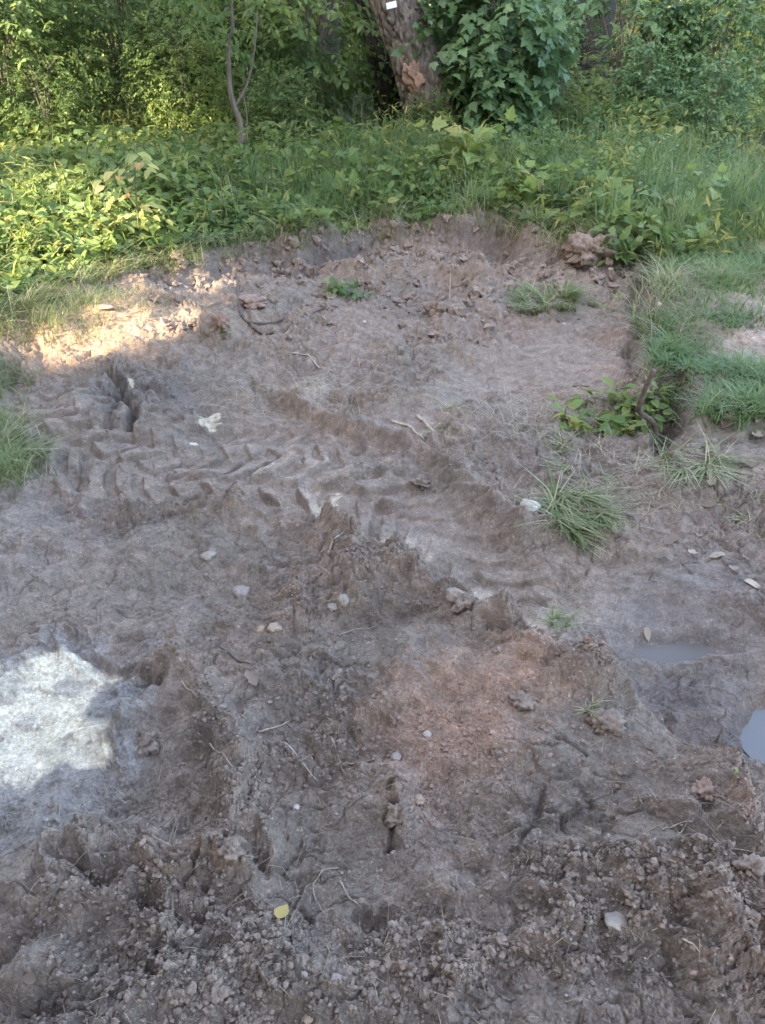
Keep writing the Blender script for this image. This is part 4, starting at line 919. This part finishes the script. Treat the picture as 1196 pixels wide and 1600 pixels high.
# yellowing sapling in the sun
p = hit(222, 395); e = empty('sapling', p); tag(e, 'young sapling with yellowing drooping leaves standing in the sunlit weeds', 'sapling')
rg = np.random.default_rng(70); path = smooth_line(np.array([[0, 0, -.02], [.01, 0, .2], [.03, .01, .42], [.06, .0, .6]]), 4)
V, F = tube(path, np.linspace(.006, .0025, len(path)), 6); link('stem', mesh_arrays('stem', V, F), 'stem', e)
LP, LD, LN, LS = [], [], [], []
for k in range(9):
    a = rg.random() * 6.28; c0 = path[int(4 + k * .9)]; d0 = np.array([math.cos(a), math.sin(a), .3])
    for j in range(6):
        c = c0 + d0 * (.02 + .035 * j) - np.array([0, 0, .004 * j * j]); s_ = 1 if j % 2 else -1
        d = unit(d0 * .6 + s_ * np.array([-d0[1], d0[0], 0]) + [0, 0, -.5]); LP.append(c); LD.append(d); LN.append([rg.normal(0, .3), -.4, 1]); LS.append(rg.uniform(.06, .1))
link('foliage', leaf_mesh('foliage', np.array(LP), np.array(LD), np.array(LN), np.array(LS), rg.random(len(LP)), SIMPLE), 'leaf_gold', e)

# ------------------------------------------------------------------ shrubs and trees
def crown(rg, n_tw, cx, cz, rx, rz, leaf, per, tmpl, sag=.1, fill=.5, gate=.15, lseed=0, keep=None, base=(0, 0)):
    """leafy twigs spread through an uneven ellipsoid"""
    d = unit(rg.standard_normal((n_tw * 3, 3))); q = (fill + (1 - fill) * rg.random(len(d)) ** .6)
    c = d * q[:, None] * np.array([rx, rx * .9, rz]) * (1 + .3 * perlin(d[:, 0] * 2 + lseed, d[:, 1] * 2 + d[:, 2] * 2, lseed))[:, None]
    ok = perlin(c[:, 0] * 1.9 + lseed, c[:, 2] * 1.9 + c[:, 1] * 1.3, lseed + 5) > -gate
    c = c[ok][:n_tw] + np.array([cx[0], cx[1], cz]); d = d[ok][:n_tw]; n = len(c)
    td = unit(d * [1, 1, .5] + rg.normal(0, .45, (n, 3)) + [0, 0, -sag]); L = rg.uniform(.6, 1.2, n) * leaf * per * .42
    sd = unit(np.cross(td, np.c_[rg.normal(0, .3, (n, 2)), np.ones(n)]))
    P_, D_, N_, S_ = [], [], [], []
    for j in range(per):
        t = (j + .5) / per; s_ = 1 if j % 2 else -1
        c_ = c + td * (L * t)[:, None] - np.array([0, 0, 1]) * (sag * L * t * t)[:, None]
        dd = unit(sd * s_ * .9 + td * .65 + rg.normal(0, .25, (n, 3)) + [0, 0, -.25])
        P_.append(c_); D_.append(dd); N_.append(np.c_[rg.normal(0, .45, (n, 2)) - [0, .15], np.ones(n)]); S_.append(leaf * rg.uniform(.65, 1.2, n))
    P_, D_, N_, S_ = map(np.concatenate, (P_, D_, N_, S_))
    tint = np.clip(rg.beta(2, 2.6, len(P_)) + .3 * perlin(P_[:, 0] * 1.7 + lseed, P_[:, 2] * 2.3, lseed + 9), 0, 1)
    ok = P_[:, 2] > .02
    return P_[ok], D_[ok], N_[ok], S_[ok], tint[ok]
def shrub_parts(seed, H, Rr, n_tw, leaf, per, mat, tmpl, name, label, cat, bark='bark_thin', n_st=7, low=.0, gate=.15, sag=.15, rstem=.012):
    rg = np.random.default_rng(seed); e = empty(name, (0, 0, 0)); tag(e, label, cat)
    LP, LD, LN, LS, LT = crown(rg, n_tw, (0, 0), low + (H - low) * .43, Rr, (H - low) * .55, leaf, per, tmpl, sag, .25, gate, seed)
    link('foliage', leaf_mesh('foliage', LP, LD, LN, LS, LT, tmpl), mat, e)
    prt = []
    for k in range(n_st):
        a = rg.random() * 6.28; ro = Rr * rg.uniform(.15, .75); hh = H * rg.uniform(.7, .98)
        pp = np.array([[.06 * math.cos(a), .06 * math.sin(a), -.15], [ro * .25 * math.cos(a), ro * .25 * math.sin(a), hh * .35], [ro * .7 * math.cos(a + .2), ro * .7 * math.sin(a + .2), hh * .7], [ro * math.cos(a), ro * math.sin(a), hh]])
        pp = smooth_line(pp, 3); prt.append(tube(pp, np.linspace(rstem, rstem * .25, len(pp)), 6))
        for b_ in range(4):
            i = rg.integers(3, len(pp) - 1); d_ = unit(rg.standard_normal(3) + [0, 0, .3]) * Rr * .5
            q = np.array([pp[i], pp[i] + d_ * .5 + [0, 0, .03], pp[i] + d_]); prt.append(tube(q, [rstem * .4, rstem * .3, rstem * .12], 5))
    V, F = join(prt); link('stem', mesh_arrays('stem', V, F), bark, e)
    return e
def copy_thing(src, loc, rz, sc, label, group=None):
    c = src.copy(); COL.objects.link(c); c.location = loc; c.rotation_euler = (0, 0, rz); c.scale = (sc, sc, sc); c['label'] = label
    if group: c['group'] = group
    for ch in src.children:
        k = ch.copy(); COL.objects.link(k); k.parent = c
    return c
def gz(x, y): return float(height(x, y)[0])
def place(e, x, y, rz=0, sc=1): e.location = (x, y, gz(x, y) - .02); e.rotation_euler = (0, 0, rz); e.scale = (sc, sc, sc); return e
def px2x(px_, y, z=.8): return (px_ - 598) / FPX * (y * cp - (z - CAMZ) * sp)
# kinds of shrub
SA = shrub_parts(81, 2.3, 1.0, 1400, .055, 9, 'leaf_pale', SIMPLE, 'elm_shrub', 'small leaved light green shrub at the far left, partly in the sun', 'shrub', gate=.5, n_st=5)
place(SA, px2x(0, 7.9), 7.9)
SB = shrub_parts(82, 2.2, .95, 1100, .05, 9, 'leaf_mid', SIMPLE, 'elm_shrub', 'dense mid green small leaved shrub left of the thin sapling trunk', 'shrub', gate=.1)
place(SB, px2x(190, 8.7), 8.7)
SC = shrub_parts(83, 2.0, .85, 620, .085, 8, 'leaf_mid', OVATE, 'hazel_shrub', 'broad leaved green shrub between the thin sapling trunk and the leaning pine', 'shrub', gate=.2)
place(SC, px2x(480, 8.7), 8.7)
SD = shrub_parts(84, 1.9, .50, 560, .085, 7, 'leaf_blue', MAPLE, 'maple_shrub', 'young maple with large lobed leaves hanging to the ground right of the leaning pine', 'shrub', gate=.3, sag=.5)
place(SD, px2x(765, 7.7), 7.7)
SE = shrub_parts(85, 1.7, .62, 420, .085, 8, 'leaf_blue', OVATE, 'elder_shrub', 'bluish green leafy shrub in front of the dark trunk on the right', 'shrub', gate=.25)
place(SE, px2x(975, 9.6), 9.6)
SF = shrub_parts(86, 2.2, 1.1, 800, .05, 10, 'leaf_olive', LANCE, 'willow_shrub', 'yellowish narrow leaved shrub at the back right catching some sun', 'shrub', gate=.05)
place(SF, px2x(1060, 12.2), 12.2)
grp = None
for src, px_, y_, rz, sc, lb in [
    (SA, -60, 9.3, 1.2, 1.1, 'light green small leaved shrub behind the sunlit one at the left edge'),
    (SB, 110, 9.8, 2.0, 1.15, 'dark green shrub filling the left background behind the sunlit weeds'),
    (SB, 330, 10.3, 3.9, 1.1, 'small leaved shrub standing behind the thin sapling trunk'),
    (SC, 300, 8.9, 1.7, .62, 'low broad leaved bush left of the foot of the thin sapling trunk'),
    (SC, 668, 7.42, 4.1, .24, 'low leafy bush covering the foot of the leaning pine'),
    (SD, 840, 8.6, 2.4, .62, 'small lobed leaf maple just behind the big hanging maple'),
    (SD, 700, 8.5, 3.7, .8, 'lobed leaf maple bush behind the foot of the leaning pine'),
    (SE, 1120, 9.4, 2.2, .8, 'leafy bush right of the bluish shrub near the right edge'),
    (SE, 1010, 8.7, 4.2, .5, 'short dense bush in the weeds in front of the bluish shrub'),
    (SB, 1230, 10.6, 5.0, 1.1, 'dense green shrub at the right edge of the background'),
    (SE, 800, 10.6, .8, 1.0, 'shady shrub between the hanging maple and the dark trunk'),
    (SB, 60, 7.3, .5, .38, 'low leafy bush poking out of the sunlit weeds near the left edge'),
    (SC, 440, 7.5, 1.1, .36, 'low broad leaved bush in the weeds right of the thin sapling trunk'),
    (SA, 285, 7.9, 2.9, .5, 'pale small leaved bush rising from the weeds left of the thin sapling trunk'),
    (SE, 1120, 7.7, 3.3, .45, 'dense green bush in the tall grass near the right edge'),
    (SF, 880, 8.2, 3.3, .4, 'narrow leaved yellowish bush in the tall grass right of the hanging maple'),
    (SF, 1200, 13.6, 2.6, 1.0, 'second yellowish shrub further back at the right edge'),
    (SF, 860, 14.6, 4.4, 1.1, 'olive shrub far behind the dark trunk'),
    (SC, 520, 11.6, 3.0, 1.2, 'tall broad leaved shrub far behind the leaning pine'),
    (SA, 420, 12.8, 2.8, 1.2, 'pale small leaved shrub far back behind the broad leaved one'),
    (SA, 170, 13.0, 5.1, 1.2, 'pale shrub deep in the left background'),
    (SF, 660, 13.0, 1.0, 1.0, 'narrow leaved shrub seen in the gap behind the leaning pine')]:
    copy_thing(src, (px2x(px_, y_), y_, gz(px2x(px_, y_), y_) - .03), rz, sc, lb)
# deep wood: thickets behind, out to the horizon
kk = 0
for row, (y_, sc, nn) in enumerate([(16.5, 1.5, 8), (20.5, 1.7, 9), (25, 2.1, 9), (31, 2.6, 9)]):
    for k in range(nn):
        x_ = (k - (nn - 1) / 2) * y_ * 1.35 / nn + rng.uniform(-.6, .6)
        src = [SB, SC, SF, SA, SB][kk % 5]; kk += 1
        copy_thing(src, (x_, y_ + rng.uniform(-.8, .8), .2), rng.random() * 6.28, sc * rng.uniform(.9, 1.2), 'leafy thicket shrub deep in the shady wood behind the front row of shrubs', 'thicket shrubs deep in the wood')

def trunk_mesh(path, radii, seg=28, seed=0, ridge=.09):
    p = smooth_line(path, 8 if seed != 91 else 26); r = np.interp(np.linspace(0, 1, len(p)), np.linspace(0, 1, len(radii)), radii)
    V, F = tube(p, r, seg)
    c = np.repeat(np.vstack([p[:1], p, p[-1:]]), seg, 0); d = V - c; th = np.tile(np.arange(seg) / seg * 40, len(p) + 2)
    f = 1 + ridge * fbm(th * .55, V[:, 2] * 2.4, 350 + seed, 3)
    if seed == 91:      # deep plated bark
        k1 = np.tile(np.arange(seg) / seg, len(p) + 2); wv = .25 * fbm(k1 * 12, V[:, 2] * 6, 370, 3)
        a1 = k1 * 18 + wv; f1, f2, _h = worley(a1, V[:, 2] * 6.5 + wv * 2, 371)
        f = f * (.93 + .13 * sstep((f2 - f1) / .35) + .03 * fbm(k1 * 60, V[:, 2] * 22, 372, 3))
    return c + d * f[:, None], F
def tree(name, label, x, y, path, radii, crown_c, crown_r, mat, bark, seed, leaf=.12, n_tw=900, tmpl=SIMPLE, keep=None, n_br=9, gate=.3):
    rg = np.random.default_rng(seed); b0 = np.array([x, y, gz(x, y) - .12])
    e = empty(name, b0 + [0, 0, .12]); tag(e, label, 'tree')
    path = np.array(path, float)
    V, F = trunk_mesh(path, radii, 32 if seed != 91 else 110, seed)
    tr = link('trunk', mesh_arrays('trunk', V, F), bark, e)
    top = path[-1]; prt = []
    for k in range(n_br):
        i = .45 + .5 * k / n_br; st = path[0] + 0; pp = smooth_line(path, 8); st = pp[int(i * (len(pp) - 1))]
        end = np.array(crown_c) + unit(rg.standard_normal(3)) * np.array(crown_r) * .75
        md = (st + end) / 2 + [0, 0, .3]; q = smooth_line(np.array([st, md, end]), 4); prt.append(tube(q, np.linspace(radii[-1] * .6, .015, len(q)), 7))
    V, F = join(prt); link('branches', mesh_arrays('branches', V, F), bark, e)
    LP, LD, LN, LS, LT = crown(rg, n_tw, crown_c[:2], crown_c[2], crown_r[0], crown_r[2], leaf, 8, tmpl, .15, .2, gate, seed)
    if keep is not None:
        ok = keep(LP + b0); LP, LD, LN, LS, LT = LP[ok], LD[ok], LN[ok], LS[ok], LT[ok]
    link('crown', leaf_mesh('crown', LP, LD, LN, LS, LT, tmpl), mat, e)
    return e
# leaning pine and the dark trunk beside it
def on_trunk(px_, py_, yy):
    dx, dy, dz = ray(px_, py_); t = yy / dy; return np.array([dx * t, yy, CAMZ + dz * t])
y_ = 7.75; x0 = on_trunk(688, 290, y_)[0]; g0 = gz(x0, y_) - .12
pl = [on_trunk(a, b_, y_) - [x0, y_, g0] for a, b_ in [(688, 290), (674, 215), (652, 130), (630, 65), (603, -5)]]
pl = [pl[0] * [1, 1, 0] + [.02, 0, -.05]] + pl[1:]
pl += [pl[-1] + [-.75, .1, 1.6], pl[-1] + [-1.5, .2, 4.4], pl[-1] + [-1.8, .3, 7.4]]
pine = tree('pine_tree', 'leaning rough barked pine with a white tag and an orange patch', x0, y_, pl, [.25, .21, .185, .18, .175, .165, .14, .09],
            (-2.2, .5, 9.0), (1.8, 1.8, 1.6), 'needle', 'bark_pine', 91, .14, 420, LANCE)
# orange patch: a rough lump set on the trunk's face
q = on_trunk(650, 120, y_ - .2)
me = lump_mesh('bark_patch', .07, .045, .14, 95, .5, .5, .3)
o = link('bark_patch', me, 'bark_orange', pine); o.location = Vector(q) - pine.location + Vector((-.01, .03, 0)); o.rotation_euler = (0, R(-18), 0); o['label'] = 'orange patch on the bark'
q = on_trunk(612, 8, y_ - .225)
V = np.array([[-.055, 0, -.04], [.055, 0, -.04], [.055, 0, .04], [-.055, 0, .04], [-.055, .008, -.04], [.055, .008, -.04], [.055, .008, .04], [-.055, .008, .04]]) * [.75, 1, .55]
F = np.array([(0, 1, 2, 3), (5, 4, 7, 6), (1, 5, 6, 2), (4, 0, 3, 7), (3, 2, 6, 7), (4, 5, 1, 0)])
o = link('paper_tag', mesh_arrays('paper_tag', V, F, None, False), 'paper'); o.location = q + np.array([.0, .012, 0]); o.rotation_euler = (0, R(-12), 0)
tag(o, 'small white tag fixed to the bark of the leaning pine', 'tag')
y2 = 8.7
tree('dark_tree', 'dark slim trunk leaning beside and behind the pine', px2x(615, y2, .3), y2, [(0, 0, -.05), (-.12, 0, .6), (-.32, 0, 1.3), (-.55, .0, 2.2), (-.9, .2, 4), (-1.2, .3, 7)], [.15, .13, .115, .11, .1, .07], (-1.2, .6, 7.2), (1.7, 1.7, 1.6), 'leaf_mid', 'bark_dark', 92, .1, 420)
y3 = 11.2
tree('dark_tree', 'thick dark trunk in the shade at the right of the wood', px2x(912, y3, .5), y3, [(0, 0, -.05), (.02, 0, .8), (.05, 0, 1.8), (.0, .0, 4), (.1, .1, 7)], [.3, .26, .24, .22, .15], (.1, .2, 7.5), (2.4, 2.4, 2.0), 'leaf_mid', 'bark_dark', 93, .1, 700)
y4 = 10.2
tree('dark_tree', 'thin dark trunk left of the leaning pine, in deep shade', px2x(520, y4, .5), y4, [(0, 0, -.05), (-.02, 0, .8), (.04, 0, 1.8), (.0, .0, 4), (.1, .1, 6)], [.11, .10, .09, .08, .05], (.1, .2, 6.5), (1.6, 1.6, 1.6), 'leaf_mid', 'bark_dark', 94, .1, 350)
# thin sapling trunk with a kink
p = hit(380, 262); yy = p[1]
pts = np.array([at_depth(a, b_, p) for a, b_ in [(380, 266), (377, 225), (375, 190), (367, 168), (360, 140), (358, 100), (358, 60), (362, 10)]]) - p
pts = np.vstack([pts, [[.0, .1, 2.4], [.1, .1, 3.2]]])
e = empty('young_tree', p); tag(e, 'thin bare kinked sapling trunk standing in the left weeds', 'tree')
pp = smooth_line(pts, 5); V, F = tube(pp, np.interp(np.linspace(0, 1, len(pp)), [0, .3, .7, 1], [.028, .021, .015, .007]), 12, .04); link('trunk', mesh_arrays('trunk', V, F), 'bark_thin', e)
q = smooth_line(np.array([pts[3], pts[3] + [.10, .0, .14], pts[3] + [.17, .02, .34], pts[3] + [.22, .05, .6]]), 4); V, F = tube(q, np.linspace(.012, .005, len(q)), 7)
q2 = smooth_line(np.array([pts[1] + [.01, 0, 0], pts[1] + [.06, .0, .12], pts[1] + [.05, .02, .35]]), 4); V2, F2 = tube(q2, np.linspace(.008, .004, len(q2)), 7)
V, F = join([(V, F), (V2, F2)]); link('branches', mesh_arrays('branches', V, F), 'bark_thin', e)
LP, LD, LN, LS, LT = crown(np.random.default_rng(77), 330, (0, -.1), 1.75, .7, 1.0, .06, 8, SIMPLE, .15, .2, .3, 77)
link('crown', leaf_mesh('crown', LP, LD, LN, LS, LT, SIMPLE), 'leaf_mid', e)

# unseen trees added to shade the clearing; crown gaps cut where sun should land
sa = unit(np.cross(SUN, [0, 0, 1.])); sb = np.cross(sa, SUN)
LIT = []
for a, b_, z_, ra, rb in [(110, 520, .14, .46, .37), (185, 508, .14, .26, .24), (60, 440, .25, .48, .42), (100, 360, .28, .68, .5), (30, 300, .32, .62, .5), (190, 330, .3, .45, .36)]:
    q = P(a, b_, z_); LIT.append((np.array([q[0], q[1], z_]), ra, rb))
for xx, yy, zz, ra, rb in [(-2.9, 8.3, .6, .5, .4), (-3.2, 7.0, .9, .8, .8), (-2.5, 7.2, 1.2, .36, .36), (.3, 7.0, .25, .25, .2), (3.6, 11.2, 1.0, .7, .55), (5.5, 15.5, 1.2, 1.6, 1.0), (1.0, 16.5, 1.2, 1.3, .9), (-3.0, 15.5, 1.3, 1.4, .8), (-4.0, 9.5, 1.0, .5, .6), (2.4, 13.5, 1.2, .4, .4), (4.6, 11.8, .7, .5, .4), (-1.0, 12.8, 1.3, .5, .4), (.4, 13, 1.2, .35, .4), (.40, 7.5, .95, .22, .24), (1.6, 15, 1, .6, .5), (-3.5, 12, 1, .6, .5)]:
    LIT.append((np.array([xx, yy, zz]), ra, rb))
def shade_keep(p):
    u = p @ sa; v = p @ sb; ok = np.ones(len(p), bool)
    for c, ra, rb in LIT:
        du = (u - c @ sa) / ra; dv = (v - c @ sb) / rb
        ok &= (du * du + dv * dv) > 1 + .5 * perlin(u * 3, v * 3, 360)
    return ok
for k, (x, y, h, r, n_tw) in enumerate([(-14.2, 5.0, 10, 2.9, 1900), (-12.3, 2.4, 11.5, 2.9, 2400), (-10.6, -.1, 12, 2.9, 2600), (-9.0, -2.6, 12.5, 2.9, 2600), (-7.3, -5.0, 12.5, 2.9, 2600), (-5.6, -7.4, 12, 2.9, 2400), (-3.6, -9.8, 11.5, 2.9, 2000),
                                       (-14.5, -1.2, 13.5, 3.2, 1800), (-12.2, -4.6, 14, 3.2, 1800), (-9.8, -8.2, 13.5, 3.2, 1800), (-1.6, -12.2, 11, 2.9, 1600)]):
    tree('added_shade_tree', 'broad leafy tree added outside the picture to shade the clearing', x, y, [(0, 0, -.05), (.05, .05, 1.5), (-.05, .1, 3.5), (0, 0, h * .75)], [.28, .22, .18, .08], (0, 0, h * .5 + .9), (r, r, h * .48), 'leaf_mid', 'bark_dark', 700 + k, .36, int(n_tw * 1.1), SHADE_LEAF, shade_keep, 9, 9.)['group'] = 'added shade trees out of view'
